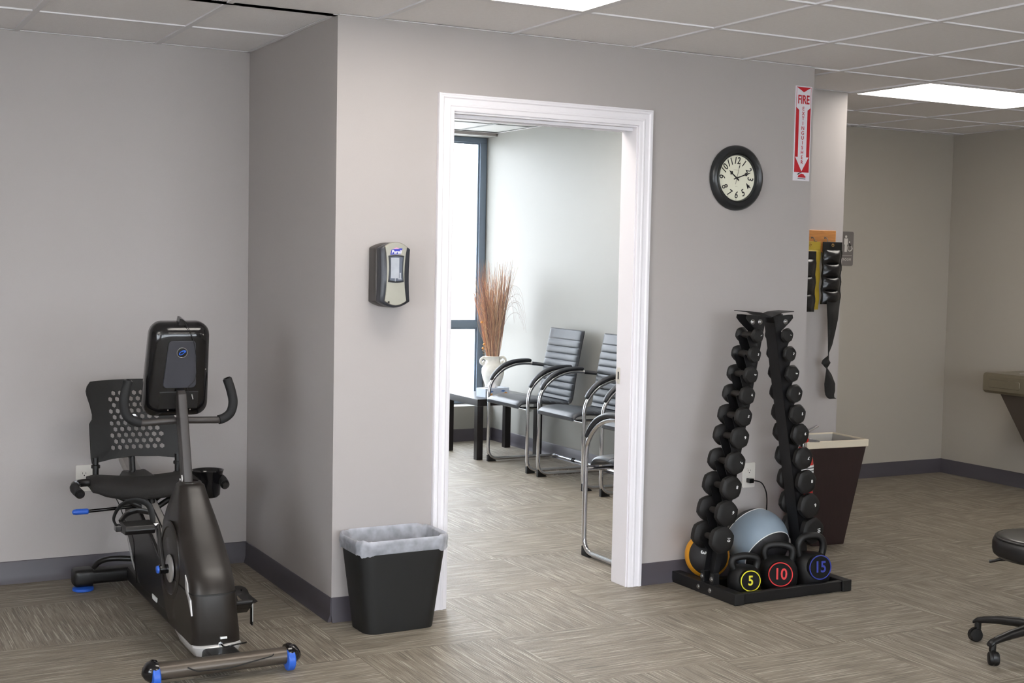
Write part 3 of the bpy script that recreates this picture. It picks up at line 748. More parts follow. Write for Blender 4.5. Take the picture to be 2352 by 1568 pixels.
t = thing('tall_trash_bin', 'dark espresso tapered bin with cream liner behind the dumbbell rack', 'trash can', (2.925,.415,0), math.radians(-4))
mb = MB()
def rect(w,d,z): return [(-w/2,-d/2,z),(w/2,-d/2,z),(w/2,d/2,z),(-w/2,d/2,z)]
mb.loft([rect(.205,.19,0),rect(.385,.29,.545),rect(.377,.282,.545),rect(.195,.18,.012)])
mb.build('bin_body','espresso',t,smooth=0,bevel=.002)
mb = MB().loft([rect(.384,.290,.528),rect(.398,.302,.530),rect(.400,.304,.566),rect(.386,.290,.568),rect(.374,.28,.545)],cap=False)
mb.build('liner_cuff','cream',t,smooth=40,bevel=.002)
MB().loft([rect(.374,.278,.56),rect(.33,.24,.42),rect(.26,.20,.25),rect(.05,.05,.2)],cap=False).build('liner_inside','inner_liner',t,smooth=60)

# --- fire extinguisher
t = thing('fire_extinguisher', 'red fire extinguisher hung on wall end behind the dumbbell rack', 'fire extinguisher', (2.375,-.078,.19))
MB().lathe([(.0,0),(.045,.0),(.054,.010),(.056,.03),(.056,.33),(.050,.37),(.034,.395),(.018,.405),(.018,.42)],seg=32).build('cylinder','ext_red',t)
MB().lathe([(.0565,.24),(.0565,.335)],seg=32,cap=False).build('label','white_print',t)
for k in range(6):
    MB().lathe([(.0569,.25+.014*k),(.0569,.2545+.014*k)],seg=32,cap=False).build('label_line','ink',t)
MB().lathe([(.020,.42),(.020,.44),(.014,.445),(.014,.47),(.010,.475)],seg=16).build('valve','chrome',t)
MB().prism([(.0,.462),(.07,.452),(.10,.445),(.098,.437),(.04,.440),(0,.446)],'y',-.011,.011).build('carry_handle','chrome',t,bevel=.002)
MB().prism([(-.01,.478),(.05,.505),(.09,.520),(.09,.512),(.05,.495),(0,.470)],'y',-.009,.009).build('lever','chrome',t,bevel=.001)
MB().lathe([(.013,0),(.013,.014)],(0,-.014,.455),(0,-1,0),16).build('gauge','ext_red',t)
MB().tube(smooth_path([(-.015,0,.455),(-.05,0,.46),(-.066,0,.42),(-.068,0,.3),(-.066,0,.14)],6),.008,10).build('hose','matte',t)
MB().box(-.012,.012,.056,.078,.25,.40).build('wall_bracket','bolt',t,smooth=0)

# ================================================================== DUMBBELL RACK
CX = 1.975
rk = thing('dumbbell_rack', 'black steel a-frame dumbbell rack standing against the wall', 'dumbbell rack', (CX,-.24,0))
def wbuild(mb, name, m, par, **k): return mb.build(name, m, par, world=True, **k)
for s, x in ((-1,1.677),(1,2.291)):
    f = wbuild(MB().box(x,x+.05,-.482,-.006,0,.052), 'foot_bar','rack',rk,smooth=0,bevel=.004)
    wbuild(MB().box(x-.0015,x+.0515,-.4835,-.476,-.0,.053), 'end_cap','matte',f,smooth=0,bevel=.004)
    for y in (-.30,-.215):
        xb = x if s < 0 else x+.05
        wbuild(MB().lathe([(.011,0),(.011,.002),(.0085,.003),(.0075,.006),(.0,.008)],(xb,y,.027),(s,0,0),14),'bolt','bolt',rk)
wbuild(MB().box(1.727,2.291,-.476,-.449,.002,.050),'front_crossbar','rack',rk,smooth=0,bevel=.004)
wbuild(MB().box(1.727,2.291,-.225,-.177,.002,.050),'rear_crossbar','rack',rk,smooth=0,bevel=.004)
def axis_off(z): return .085+(1.165-z)*.193
ZS = [1.165,1.080,.990,.898,.803,.710,.598,.488,.375,.258]
YC = -.255
for s in (-1,1):
    # side plate profile (x outward from centre, z)
    out = []
    def ax(z): return CX+s*axis_off(z)
    web = lambda z: CX+s*(axis_off(z)-.046)
    pts = [(web(1.20),1.20)]
    lo = .045
    pts.append((web(lo),lo))
    pts.append((ax(lo)-s*.016,lo)); pts.append((ax(.13)-s*.016,.13))
    for k in range(9,-1,-1):
        z = ZS[k]; a = ax(z)
        root = a-s*.018
        # going up: below the hook root, tip of hook, cup, throat
        pts += [(ax(z-.066)+s*(.004 if k < 9 else -.014),z-.066),(a+s*.034,z-.022),(a+s*.040,z-.006),(a+s*.030,z+.0),(a+s*.016,z-.013),(a-s*.004,z-.018),(a-s*.018,z-.006),(a-s*.018,z+.018)]
    a = ax(1.165)
    pts += [(a+s*.030,1.222),(a+s*.050,1.243),(a+s*.046,1.258),(a+s*.02,1.258),(web(1.25),1.25)]
    for y in (YC-.036, YC+.033):
        wbuild(MB().prism(pts,'y',y,y+.003),'upright_plate','rack',rk,smooth=0)
    wbuild(MB().hexa([(web(lo)-.0015,YC-.036,lo),(web(lo)+.0015,YC-.036,lo),(web(lo)+.0015,YC+.036,lo),(web(lo)-.0015,YC+.036,lo)],
                     [(web(1.22)-.0015,YC-.036,1.22),(web(1.22)+.0015,YC-.036,1.22),(web(1.22)+.0015,YC+.036,1.22),(web(1.22)-.0015,YC+.036,1.22)]),'upright_web','rack',rk,smooth=0)
    for (bx,bz) in (((a+s*.012),1.226),((a-s*.030),1.226)) if s < 0 else (((a+s*.006),1.226),):
        wbuild(MB().lathe([(.012,0),(.012,.002),(.009,.003),(.0075,.006),(.0,.009)],(bx,YC-.036,bz),(0,-1,0),16),'bolt','bolt',rk)
    for y in (YC-.037,YC+.034):
        wbuild(MB().lathe([(.0105,0),(.0105,.002),(.008,.003),(.007,.006),(.0,.008)],(ax(lo)-s*.017,y,.075),(s,0,0),14),'bolt','bolt',rk)
        wbuild(MB().box(min(ax(lo)-s*.017,ax(lo)-s*.05),max(ax(lo)-s*.017,ax(lo)-s*.05),y-.014,y+.014,.05,.10),'base_tab','rack',rk,smooth=0,bevel=.003)
    # top wing tray
    e = [(CX-s*.001,1.245),(CX+s*.060,1.266),(CX+s*.128,1.272)]
    wbuild(MB().loft([[(x,y,z+dz) for (x,z) in e for dz in (0,)]+[(x,y,z+.003) for (x,z) in e[::-1]] for y in (YC-.050,YC+.060)]),'top_wing','rack',rk,smooth=0)
# --- dumbbells
def dumbbell(n, side, k):
    z = ZS[k]; x = CX+side*axis_off(z)
    rh = .029+.0030*n; hl = .026+.0022*n; gl = .080; gr = .013
    place = 'left' if side < 0 else 'right'
    num = {1:'one',2:'two',3:'three',4:'four',5:'five',6:'six',7:'seven',8:'eight',9:'nine',10:'ten'}[n]
    rank = ['topmost on','second from the top of','third from the top of','fourth from the top of','fifth from the top of','sixth from the top of','seventh from the top of','third from the bottom of','second from the bottom of','lowest on'][k]
    t = thing('dumbbell', f'black hex {num}-pound dumbbell, {rank} the {place} column of the rack', 'dumbbell', (x,YC,z), group='hex dumbbells on the rack')
    MB().lathe([(gr,-gl/2-.004),(gr*1.18,-gl*.25),(gr*1.3,0),(gr*1.18,gl*.25),(gr,gl/2+.004)],(0,0,0),(0,1,0),16).build('handle','grip',t)
    for s in (-1,1):
        prof = [(rh*.42,0),(rh*.80,.006),(rh*1.0,.014),(rh*1.03,hl*.5),(rh*1.0,hl-.008),(rh*.84,hl-.001),(rh*.6,hl)]
        secs = []
        for r, h in prof:
            secs.append([(r*math.cos(PI/3*q/3+.26)/max(.93,math.cos(((q/3+.0)%1-.5)*PI/3))*.985, s*(gl/2+h), r*math.sin(PI/3*q/3+.26)/max(.93,math.cos(((q/3)%1-.5)*PI/3))*.985) for q in range(18)])
        hd = MB().loft(secs).build('head','rubber',t,smooth=38)
        if s < 0:
            rots = {(-1,1):-60,(-1,2):-15,(-1,3):-95,(-1,4):15,(-1,5):-25,(-1,6):180,(-1,7):-110,(-1,8):-10,(-1,9):-25,(-1,10):-95,
                    (1,1):75,(1,2):-20,(1,3):-100,(1,4):170,(1,5):0,(1,6):-10,(1,7):170,(1,8):0,(1,9):5,(1,10):-85}
            r_ = math.radians(rots[(side,n)]); w = Vector((0,0,0))
            px = x+rh*.42; pz = z+rh*.05
            mt = frame((px, YC-gl/2-hl-.0006, pz), (math.cos(r_),0,math.sin(r_)), (-math.sin(r_),0,math.cos(r_)))
            text('number', str(n), .011+.0012*n, mt, 'white_print', t, .0005, bold=.0004)
    return t
for side in (-1,1):
    for k in range(10): dumbbell(k+1, side, k)

# --- balls
def cap_ball(name, label, c, r, pole, half, m_cap, m_band, ring=True, base=None):
    t = thing(name, label, 'exercise ball', (c[0],c[1],c[2]-r))
    o = (0,0,r); n = 14
    prof = []
    for i in range(n+1):
        a = PI-half+0*i
        th = half+(PI-2*half)*i/n
        prof.append((r*math.sin(th), r*math.cos(th)))
    MB().lathe(prof,o,pole,64,cap=False).build('rubber_band',m_band,t)
    for s in (1,-1):
        pr = [(r*math.sin(half*(1-i/10)), s*r*math.cos(half*(1-i/10))) for i in range(11)]
        MB().lathe(pr,o,pole,64,cap=False).build('rubber_cap',m_cap,t)
        if ring:
            MB().torus(Vector(o)+Vector(pole).normalized()*(s*r*math.cos(half)),r*math.sin(half),.0022,pole,64,6).build('seam_ring','white_print',t)
    return t
def view_dir(p, rightc, upc, toc):
    v = (CAM-Vector(p)).normalized(); r = R_-v*R_.dot(v); r.normalize(); u = v.cross(r)
    return r*rightc+u*upc+v*toc
c1 = (2.058,-.151,.196)
a_ = math.radians(61)
cap_ball('medicine_ball','large grey and black exercise ball inside the rack base',c1,.145,view_dir(c1,.63*math.sin(a_),-.78*math.sin(a_),math.cos(a_)),math.radians(57),'ball_black','ball_grey')
c2 = (1.793,-.118,.138)
p2 = view_dir(c2,.12,-.02,.99).normalized()
t = cap_ball('medicine_ball','orange and black medicine ball marked 3 at the rack left foot',c2,.103,p2,math.radians(60),'ball_black','ball_yellow',ring=False)
nd = view_dir(c2,-.16,.12,.97).normalized(); xd = R_*math.cos(math.radians(-100))+U_*math.sin(math.radians(-100)); yd = U_*math.cos(math.radians(-100))-R_*math.sin(math.radians(-100))
text('number','3',.034,frame(Vector(c2)+nd*.1037,xd-nd*xd.dot(nd),yd-nd*yd.dot(nd)),'white_print',t,.0006,bold=.0012)

# --- kettlebells
def kettlebell(n, x, y, r, hz, top, face, m, word):
    t = thing('kettlebell', f'black kettlebell with {word} ring and number {n}', 'kettlebell', (x,y,0), group='kettlebells on the rack base')
    prof = [(r*.62,0.0),(r*.74,.004),(r*.86,r*.22),(r*.97,r*.55),(r*1.0,r*.92),(r*.96,r*1.28),(r*.82,r*1.58),(r*.58,r*1.78),(r*.3,r*1.84),(0,r*1.85)]
    MB().lathe(prof,seg=40).build('bell_body','kettle',t,smooth=60)
    d = Vector((math.cos(face),math.sin(face),0)); p = Vector((-d.y,d.x,0))
    zb = r*1.40; hw = {5:.060,10:.064,15:.064}[n]
    pts = [p*(-hw*.72)+Vector((0,0,zb)),p*(-hw*.98)+Vector((0,0,zb+(top-zb)*.36)),p*(-hw*.95)+Vector((0,0,zb+(top-zb)*.66)),p*(-hw*.62)+Vector((0,0,top-.020)),Vector((0,0,top-.015)),p*(hw*.62)+Vector((0,0,top-.020)),p*(hw*.95)+Vector((0,0,zb+(top-zb)*.66)),p*(hw*.98)+Vector((0,0,zb+(top-zb)*.36)),p*(hw*.72)+Vector((0,0,zb))]
    MB().tube(smooth_path(pts,6),.0165,16).build('handle','kettle',t)
    # emblem disc sits on the belly
    cc = d*(r*.975)+Vector((0,0,r*(1.28 if n == 15 else 1.12))); er = r*.62
    nrm = (d+Vector((0,0,.06))).normalized()
    MB().lathe([(er*1.02,-.020),(er*1.02,.001),(er*.98,.003),(0,.003)],cc,nrm,40).build('emblem_disc','rubber_flat',t)
    MB().torus(cc+nrm*.0028,er*.95,.0026,nrm,48,6).build('emblem_ring',m,t)
    off = Vector((x,y,0)); q = Vector((0,0,1)); xd = q.cross(nrm).normalized(); yd = nrm.cross(xd)
    text('number',str(n),er*1.28,frame(off+cc+nrm*.0036,xd,yd),m,t,.0008,bold=.0012,sx=.85)
for n, x, y, r, top, dev, m_, w_ in ((5,1.828,-.350,.076,.196,22,'yellow','yellow'),(10,2.018,-.352,.089,.232,8,'red','red'),(15,2.200,-.360,.091,.258,30,'blue_print','blue')):
    a = math.atan2(CAM.y-y, CAM.x-x)+math.radians(dev)
    kettlebell(n,x,y,r,0,top,a,m_,w_)

# ================================================================== WATER FOUNTAIN
t = thing('drinking_fountain', 'stainless wall-mounted drinking fountain cut by the right edge', 'drinking fountain', (5.42,.93,.0))
fy0, fy1 = .70-.93, 1.165-.93
mb = MB()
secs = []
for z, e in ((.672,.012),(.690,0),(.785,0),(.800,.004),(.805,.012)):
    secs.append([(-.455+e,fy0+e,z),(-.455+e,fy1-e,z),(0,fy1-e,z),(0,fy0+e,z)])
mb.loft(secs).build('basin','stainless',t,smooth=0,bevel=.008)
MB().loft([[(-.456-a,y,z) for y,z in [(q[0]+.06,q[1]+.737) for q in rrect(.26+b,.052+b,.014,4)]] for a,b in ((0,0),(.004,-.004))]).build('push_bar','stainless',t,bevel=.001)
MB().lathe([(.09,0),(.085,.004),(.07,.006)],(-.25,0,.804),(0,0,1),32).build('bowl_rim','chrome',t)
MB().tube(smooth_path([(-.10,-.02,.80),(-.11,-.02,.835),(-.13,-.02,.85),(-.15,-.02,.845)],5),.012,12).lathe([(.022,0),(.018,.03)],(-.10,-.02,.803),(0,0,1),20).build('bubbler','chrome',t)
MB().hexa([(-.19,-.205,.33),(-.19,.10,.33),(0,.10,.33),(0,-.205,.33)],[(-.33,-.225,.672),(-.33,.205,.672),(0,.205,.672),(0,-.225,.672)]).build('lower_shroud','fount',t,smooth=0,bevel=.004)

# ================================================================== STOOL
SX, SY = 2.32, -1.565
t = thing('rolling_stool', 'black round rolling stool with casters cut by the right edge', 'stool', (SX,SY,0))
MB().lathe([(.15,.375),(.185,.380),(.199,.392),(.203,.410),(.203,.432),(.198,.447),(.188,.455)],seg=48).build('seat_base','black',t)
MB().lathe([(.188,.452),(.184,.460),(.165,.464),(.10,.466),(0,.467)],seg=48).build('seat_cushion','seat_vinyl',t,smooth=60)
MB().torus((0,0,.455),.190,.0045,(0,0,1),48,8).build('piping','black',t)
MB().lathe([(.025,.10),(.025,.24),(.016,.24),(.016,.375),(.06,.376)],seg=20).build('gas_lift','matte',t)
MB().lathe([(.05,.075),(.052,.12),(.03,.135)],seg=24).build('hub','black',t)
MB().tube(smooth_path([(-.02,.05,.36),(-.09,.13,.358),(-.11,.155,.350),(-.125,.17,.345)],4),.006,8).build('lever','black',t)
a0 = math.atan2(-1.30-SY, 2.245-SX)
for k in range(5):
    a = a0+math.radians(72)*k; d = Vector((math.cos(a),math.sin(a),0)); p = Vector((-d.y,d.x,0))
    secs = []
    for u, z, w, h in ((.03,.112,.024,.022),(.10,.112,.021,.020),(.18,.103,.018,.017),(.24,.092,.016,.014),(.272,.084,.016,.012),(.285,.076,.014,.008)):
        secs.append([d*u+p*(w*math.cos(2*PI*q/12))+Vector((0,0,z+h*math.sin(2*PI*q/12))) for q in range(12)])
    l = MB().loft(secs).build('leg','black',t,smooth=60)
    cst = d*.268
    MB().rod(cst+Vector((0,0,.05)),cst+Vector((0,0,.085)),.013).build('caster_stem','black',l)
    pc = cst+Vector((.012*math.cos(a+1.2),.012*math.sin(a+1.2),.026))
    for s in (-1,1):
        q = Vector((math.cos(a+2.6),math.sin(a+2.6),0))
        MB().lathe([(.018,0),(.025,.002),(.026,.010),(.023,.016),(.010,.018)],pc+q*(s*.002),q*s,20).build('caster_wheel','matte',l)
    MB().lathe([(.027,-.006),(.0275,0),(.027,.006)],pc+Vector((0,0,.004)),q,20).build('caster_hood','black',l)

# ================================================================== WAITING ROOM
# --- guest chairs
def chair_profile():
    return smooth_path([(-.045,.442),(-.035,.462),(.0,.480),(.08,.490),(.20,.476),(.30,.464),(.36,.462),(.398,.480),(.415,.53),(.428,.62),(.445,.72),(.465,.84),(.488,.975)],8)
def v2(pts): return [Vector((p[0],p[1])) for p in pts]
def chair_make():
    t = thing('guest_chair','','chair')
    P = [Vector((a,0,b)) for a,b in []]
    pts = smooth_path([(a,0,b) for a,b in [(-.045,.448),(-.030,.468),(.0,.482),(.08,.490),(.20,.478),(.29,.466),(.345,.462),(.380,.476),(.398,.52),(.410,.60),(.430,.72),(.455,.85),(.483,.985)]],40)
    s = [0]
    for i in range(1,len(pts)): s.append(s[-1]+(pts[i]-pts[i-1]).length)
    crease = 264
    hw = .238
    def shell(i0, i1, ribs, name):
        secs = []
        for i in range(i0,i1+1):
            p = pts[i]; tn = (pts[min(i+1,len(pts)-1)]-pts[max(i-1,0)]).normalized(); nm = Vector((-tn.z,0,tn.x))
            if nm.z < 0 and i < 240: nm = -nm
            endf = min(1,(s[i]-s[i0])/.02+.25,(s[i1]-s[i])/.012+.25)
            th = .019*endf
            if ribs(s[i]) is not None: rb = .013*(abs(math.sin(PI*ribs(s[i])))**.28)-.009
            else: rb = .003
            ring = []
            ys = [-1,-.97,-.92,-.8,-.6,-.3,0,.3,.6,.8,.92,.97,1]
            for y in ys:
                e = (1-abs(y)**10)**.5 if abs(y) < 1 else 0
                ring.append(p+Vector((0,hw*y,0))+nm*((th+rb*endf)*max(.15,e)))
            for y in ys[::-1]:
                e = (1-abs(y)**10)**.5 if abs(y) < 1 else 0
                ring.append(p+Vector((0,hw*y,0))-nm*(th*.75*max(.1,e)))
            secs.append(ring)
        return MB().loft(secs).build(name,'leather',t,smooth=70)
    S0 = s[crease]
    seat = shell(0,crease,lambda q: (S0-q)/.05 if S0-q < .255 else None,'seat')
    back = shell(crease,len(pts)-1,lambda q: (q-S0)/.0505 if s[-1]-q > .075 else None,'backrest')
    for sy in (-1,1):
        y = sy*.295
        w = corner_path([(.50,y,.018),(.0,y,.018),(.0,y,.50)],[.085],8)
        arc = smooth_path([(.0,y,.50),(.012,y,.565),(.052,y,.625),(.12,y,.678),(.21,y,.710),(.30,y,.718),(.38,y*.93,.712),(.438,y*.80,.706)],5)
        MB().tube(w[:-1]+arc,.0125,12).build('leg','chrome',t)
        ap = smooth_path([(.012,y,.600),(.045,y,.648),(.112,y,.703),(.205,y,.734),(.30,y,.740),(.345,y,.737)],6)
        n = len(ap)
        MB().tube(ap,[.012+.002*math.sin(PI*min(1,i/(n-1)*1.0)) if 0 < i < n-1 else .008 for i in range(n)],14,r2=[.022 if 0 < i < n-1 else .012 for i in range(n)],side=(0,0,1)).build('armrest_pad','leather_dark',t,smooth=60)
        MB().tube(arc[-8:],[.0135]*8,12).build('arm_bracket','leather_dark',t)
        MB().prism([(-.004,0),(.07,0),(.052,.012),(.018,.030),(-.004,.05)],'y',y-.013,y+.013).build('foot_glide','matte',t,bevel=.003)
    MB().tube(corner_path([(.50,-.295,.018),(.56,-.295,.018),(.56,.295,.018),(.50,.295,.018)],[.05,.05],6),.0125,12).build('rear_rail','chrome',t)
    MB().rod((.56,-.02,.018),(.56,.02,.018),.0155).build('rail_sleeve','matte',t)
    MB().rod((.02,-.295,.440),(.02,.295,.440),.010).build('seat_crossbar','chrome',t)
    MB().tube(corner_path([(.02,-.16,.44),(.30,-.16,.436),(.37,-.16,.450)],[.03],5),.009,8).tube(corner_path([(.02,.16,.44),(.30,.16,.436),(.37,.16,.450)],[.03],5),.009,8).build('under_frame','chrome',t)
    return t
ch = chair_make(); G = 'black leather guest chairs'
ch.location = (2.545,3.262,0); ch['label'] = 'black ribbed leather chair with chrome frame next to side table'; ch['group'] = G
dup(ch,(2.543,2.512,0),0,'black ribbed leather chair, middle of the row along the waiting wall',G)
dup(ch,(2.545,1.705,0),0,'black ribbed leather chair mostly hidden by the door jamb, nearest in wall row',G)
dup(ch,(1.886,.640,0),-PI/2,'black ribbed leather chair just inside the doorway, front leg showing at right jamb',G)

# --- side table
t = thing('side_table','black square side table in the waiting room corner','table',(2.765,3.905,0))
MB().box(-.275,.275,-.275,.275,.40,.45).build('tabletop','wood_dark',t,smooth=0,bevel=.002)
for sx in (-1,1):
    for sy in (-1,1):
        x, y = sx*.25, sy*.25
        MB().box(x-.025,x+.025,y-.025,y+.025,0,.40).build('leg','wood_dark',t,smooth=0,bevel=.0015)
# --- tissue box
t = thing('tissue_box','light blue tissue box with palm print on the side table','tissue box',(2.700,3.795,.4505),math.radians(12))
MB().box(-.115,.115,-.055,.055,0,.066).build('carton','box_blue',t,smooth=0,bevel=.001)
for x in (-.06,.055):
    for k in range(7):
        a = math.radians(20+140*k/6); MB().tube([(x,-.0562,.038),(x+.014*math.cos(a),-.0562,.038+.012*math.sin(a)),(x+.027*math.cos(a),-.0562,.034+.016*math.sin(a))],[.003,.0025,.0005],5,r2=.0006,side=(1,0,0)).build('palm_print','leaf_blue',t)
MB().prism([(-.068,.004),(-.050,.004),(-.048,.026),(-.056,.030),(-.068,.026)],'y',-.0562,-.0555).prism([(.048,.012),(.100,.010),(.098,.028),(.080,.034),(.064,.028),(.05,.026)],'y',-.0562,-.0555).build('orange_print','orange',t)
sec = []
for k in range(9):
    f = k/8; r_ = .052*(1-f)**.7+.004
    sec.append([(-.02+r_*math.cos(2*PI*q/20)*(1+.25*math.sin(3*q+k))+.01*f, .55*r_*math.sin(2*PI*q/20)*(1+.3*math.cos(5*q+k)), .066+.052*f+.004*math.sin(q*2.3)) for q in range(20)])
MB().loft(sec).build('tissue','tissue',t,smooth=60)
# --- vase + dry grass
VX, VY = 2.815, 4.02
t = thing('vase','cream mottled ceramic vase with scroll handles on the side table','vase',(VX,VY,.4505))
MB().lathe([(0,0),(.052,0),(.056,.006),(.052,.02),(.058,.06),(.078,.115),(.088,.160),(.086,.190),(.070,.218),(.058,.235),(.055,.255),(.060,.275),(.066,.284),(.060,.286),(.050,.275),(.046,.25),(.05,.20)],seg=40,cap=False).build('vase_body','ceramic',t,smooth=60)
for s in (-1,1):
    MB().tube(smooth_path([(s*.055,0,.262),(s*.082,0,.276),(s*.104,0,.262),(s*.106,0,.236),(s*.088,0,.222),(s*.078,0,.236),(s*.088,0,.246)],6),.010,10).build('scroll_handle','ceramic',t,smooth=60)
rnd = random.Random(11)
tg = thing('dried_grass','tall bundle of rust and tan dried grass standing in the vase','dried plants',(VX,VY,.70))
for mk, cnt, nm in (('straw1',190,'rust_stems'),('straw2',120,'tan_stems'),('straw3',130,'brown_stems')):
    mb = MB()
    for _ in range(cnt):
        a = rnd.uniform(0,2*PI); r0 = rnd.uniform(0,.034); q = rnd.random()**.55
        h = rnd.uniform(.48,.78); sp = q*.19*(h/.70)
        b = Vector((r0*math.cos(a),r0*math.sin(a),-.05)); e = Vector((sp*math.cos(a)+rnd.uniform(-.03,.03)-.02,sp*math.sin(a)*.8+rnd.uniform(-.02,.02),h))
        md = b.lerp(e,.5)+Vector((rnd.uniform(-.015,.015),rnd.uniform(-.015,.015),0)); md.x += -.2*(e.x-b.x)*.4; md.y += -.2*(e.y-b.y)*.4
        j = lambda q: Vector((rnd.uniform(-q,q),rnd.uniform(-q,q),0))
        p = smooth_path([b,b.lerp(md,.6)+j(.004),md+j(.01),md.lerp(e,.55)+j(.012),e+j(.012)],3); n = len(p); w = rnd.choice((.0012,.0018,.0034))
        mb.tube(p,[w*(1-.8*i/(n-1)) for i in range(n)],4,r2=[.0008*(1-.6*i/(n-1)) for i in range(n)])
    o = mb.build(nm,mk,tg,smooth=0); o['kind'] = 'stuff'
mb = MB()
for _ in range(26):
    a = rnd.uniform(-.6,.9) if rnd.random() < .7 else rnd.uniform(2.4,3.6); L = rnd.uniform(.14,.24); z = rnd.uniform(.35,.62)
    d = Vector((math.cos(a),-abs(math.sin(a))*.7,0))
    p = smooth_path([Vector((0,0,.0)),d*L*.25+Vector((0,0,z*.6)),d*L*.6+Vector((0,0,z)),d*L*.95+Vector((0,0,z*1.0)),d*L*1.15+Vector((0,0,z-rnd.uniform(.05,.22)))],5)
    p = [Vector((min(q.x, .27), q.y, q.z)) for q in p]
    n = len(p); mb.tube(p,[.0011*(1-.7*i/(n-1)) for i in range(n)],4)
o = mb.build('drooping_stems','straw3',tg,smooth=0); o['kind'] = 'stuff'
mb = MB()
for (x,z) in ((-.125,.30),(-.10,.13),(-.11,.10)): mb.sphere((x,-.04,z),.010,10,6)
mb.build('seed_pods','orange',tg)
mb = MB()
for z in (.29,.13): mb.tube(smooth_path([(0,-.02,.05),(-.06,-.03,z*.8),(-.12,-.04,z)],5),.0012,4)
mb.tube(smooth_path([(-.10+.018*math.cos(k),-.045+.01*math.sin(k),.12-.004*k) for k in range(16)],2),.0014,4)
mb.build('curly_tendril','straw2',tg)

# ================================================================== EXERCISE BIKE
BX = -.582
bk = thing('exercise_bike','black recumbent exercise bike with blue accents in the alcove','exercise bike',(BX,.2,0))
def bw(mb, name, m, par=None, **k): return mb.build(name, m, par or bk, world=True, **k)
# front stabilizer
bw(MB().tube([(-.835,-.522,.055),(-.36,-.522,.055)],.030,24,r2=.036,side=(0,0,1)),'front_stabilizer','steel_dark')
for s, x in ((-1,-.825),(1,-.368)):
    cp = bw(MB().tube([(x,-.522,.057),(x+s*.012,-.522,.057),(x+s*.030,-.522,.055),(x+s*.044,-.52,.052),(x+s*.050,-.518,.05)],[.038,.041,.035,.021,.006],24,r2=[.042,.045,.038,.025,.008],side=(0,0,1)),'stabilizer_cap','gloss',smooth=60)
    bw(MB().lathe([(.028,-.0145),(.036,-.0125),(.0385,-.009),(.0385,.009),(.036,.0125),(.028,.0145)],(x+s*.010,-.5385,.0425),(1,0,0),28),'transport_wheel','blue')
bw(MB().tube(corner_path([(-.73,-.5645,.070),(-.70,-.566,.052),(-.58,-.566,.049),(-.43,-.5645,.072),(-.425,-.562,.078)],[.015,.03,.03],4),.0022,6),'stabilizer_seam','matte')
# base beam
bw(MB().hexa([(-.635,-.49,.035),(-.515,-.49,.035),(-.535,.90,.03),(-.625,.90,.03)],[(-.635,-.49,.075),(-.515,-.49,.075),(-.535,.90,.095),(-.625,.90,.095)]),'base_beam','black',smooth=0,bevel=.012)
# shroud: rounded nose loft
def shroud_sec(z, yf, yr, hw, nose):
    pts = []; n = 10
    for i in range(n+1):
        a = PI/2*i/n; pts.append((hw*math.sin(a)**.75 if a > 0 else 0, yf+nose*(1-math.cos(a)**.75 if i < n else 1)))
    side = pts[1:]
    rr = [(hw, yf+nose+(yr-yf-nose)*.5),(hw*.97,yr-.03),(hw*.80,yr-.008),(hw*.4,yr)]
    right = side+rr
    left = [(-x,y) for x,y in right[::-1]]
    cx = BX+(.007 if z < .2 else 0)
    return [(cx+x,y,z) for x,y in [pts[0]]+right+left]
SH = [(.078,-.392,.0,.088,.045),(.085,-.392,.02,.089,.045),(.12,-.396,.08,.0865,.05),(.20,-.398,.115,.085,.06),(.265,-.390,.125,.084,.07)]
bw(MB().loft([shroud_sec(*q) for q in SH]),'shroud','shroud',smooth=50)
SU = [(.2665,-.387,.125,.083,.07),(.30,-.372,.125,.083,.07),(.35,-.320,.130,.084,.07),(.40,-.258,.130,.083,.065),(.45,-.202,.124,.078,.06),(.50,-.152,.105,.070,.05),(.55,-.105,.078,.060,.045),(.585,-.080,.048,.053,.04),(.605,-.066,.040,.049,.035),(.612,-.055,.030,.040,.03)]
bw(MB().loft([shroud_sec(*q) for q in SU]),'upper_shroud','shroud',smooth=50)
bw(MB().loft([shroud_sec(.262,-.3915,.1255,.0845,.07),shroud_sec(.2675,-.3895,.1255,.0845,.07)]),'shroud_seam','matte',smooth=50)
bw(MB().loft([shroud_sec(z,yf,yr,hw,no) for z,yf,yr,hw,no in ((.036,-.360,-.16,.066,.03),(.046,-.396,-.12,.080,.035),(.078,-.404,-.08,.0895,.04),(.084,-.398,-.08,.0875,.045))]),'shroud_base','silver',smooth=50)
bw(MB().box(BX+.012,BX+.036,-.4015,-.395,.105,.112),'serial_sticker','white_print',smooth=0)
bw(MB().torus((BX+.012,-.398,.088),.006,.002,(0,1,0),16,6).rod((BX+.012,-.39,.088),(BX+.012,-.405,.088),.004),'power_jack','chrome')
bw(MB().tube(smooth_path([(BX+.012,-.403,.088),(BX+.02,-.43,.085),(BX+.05,-.45,.094),(BX+.09,-.46,.10)],5),.003,8),'power_lead','gloss')
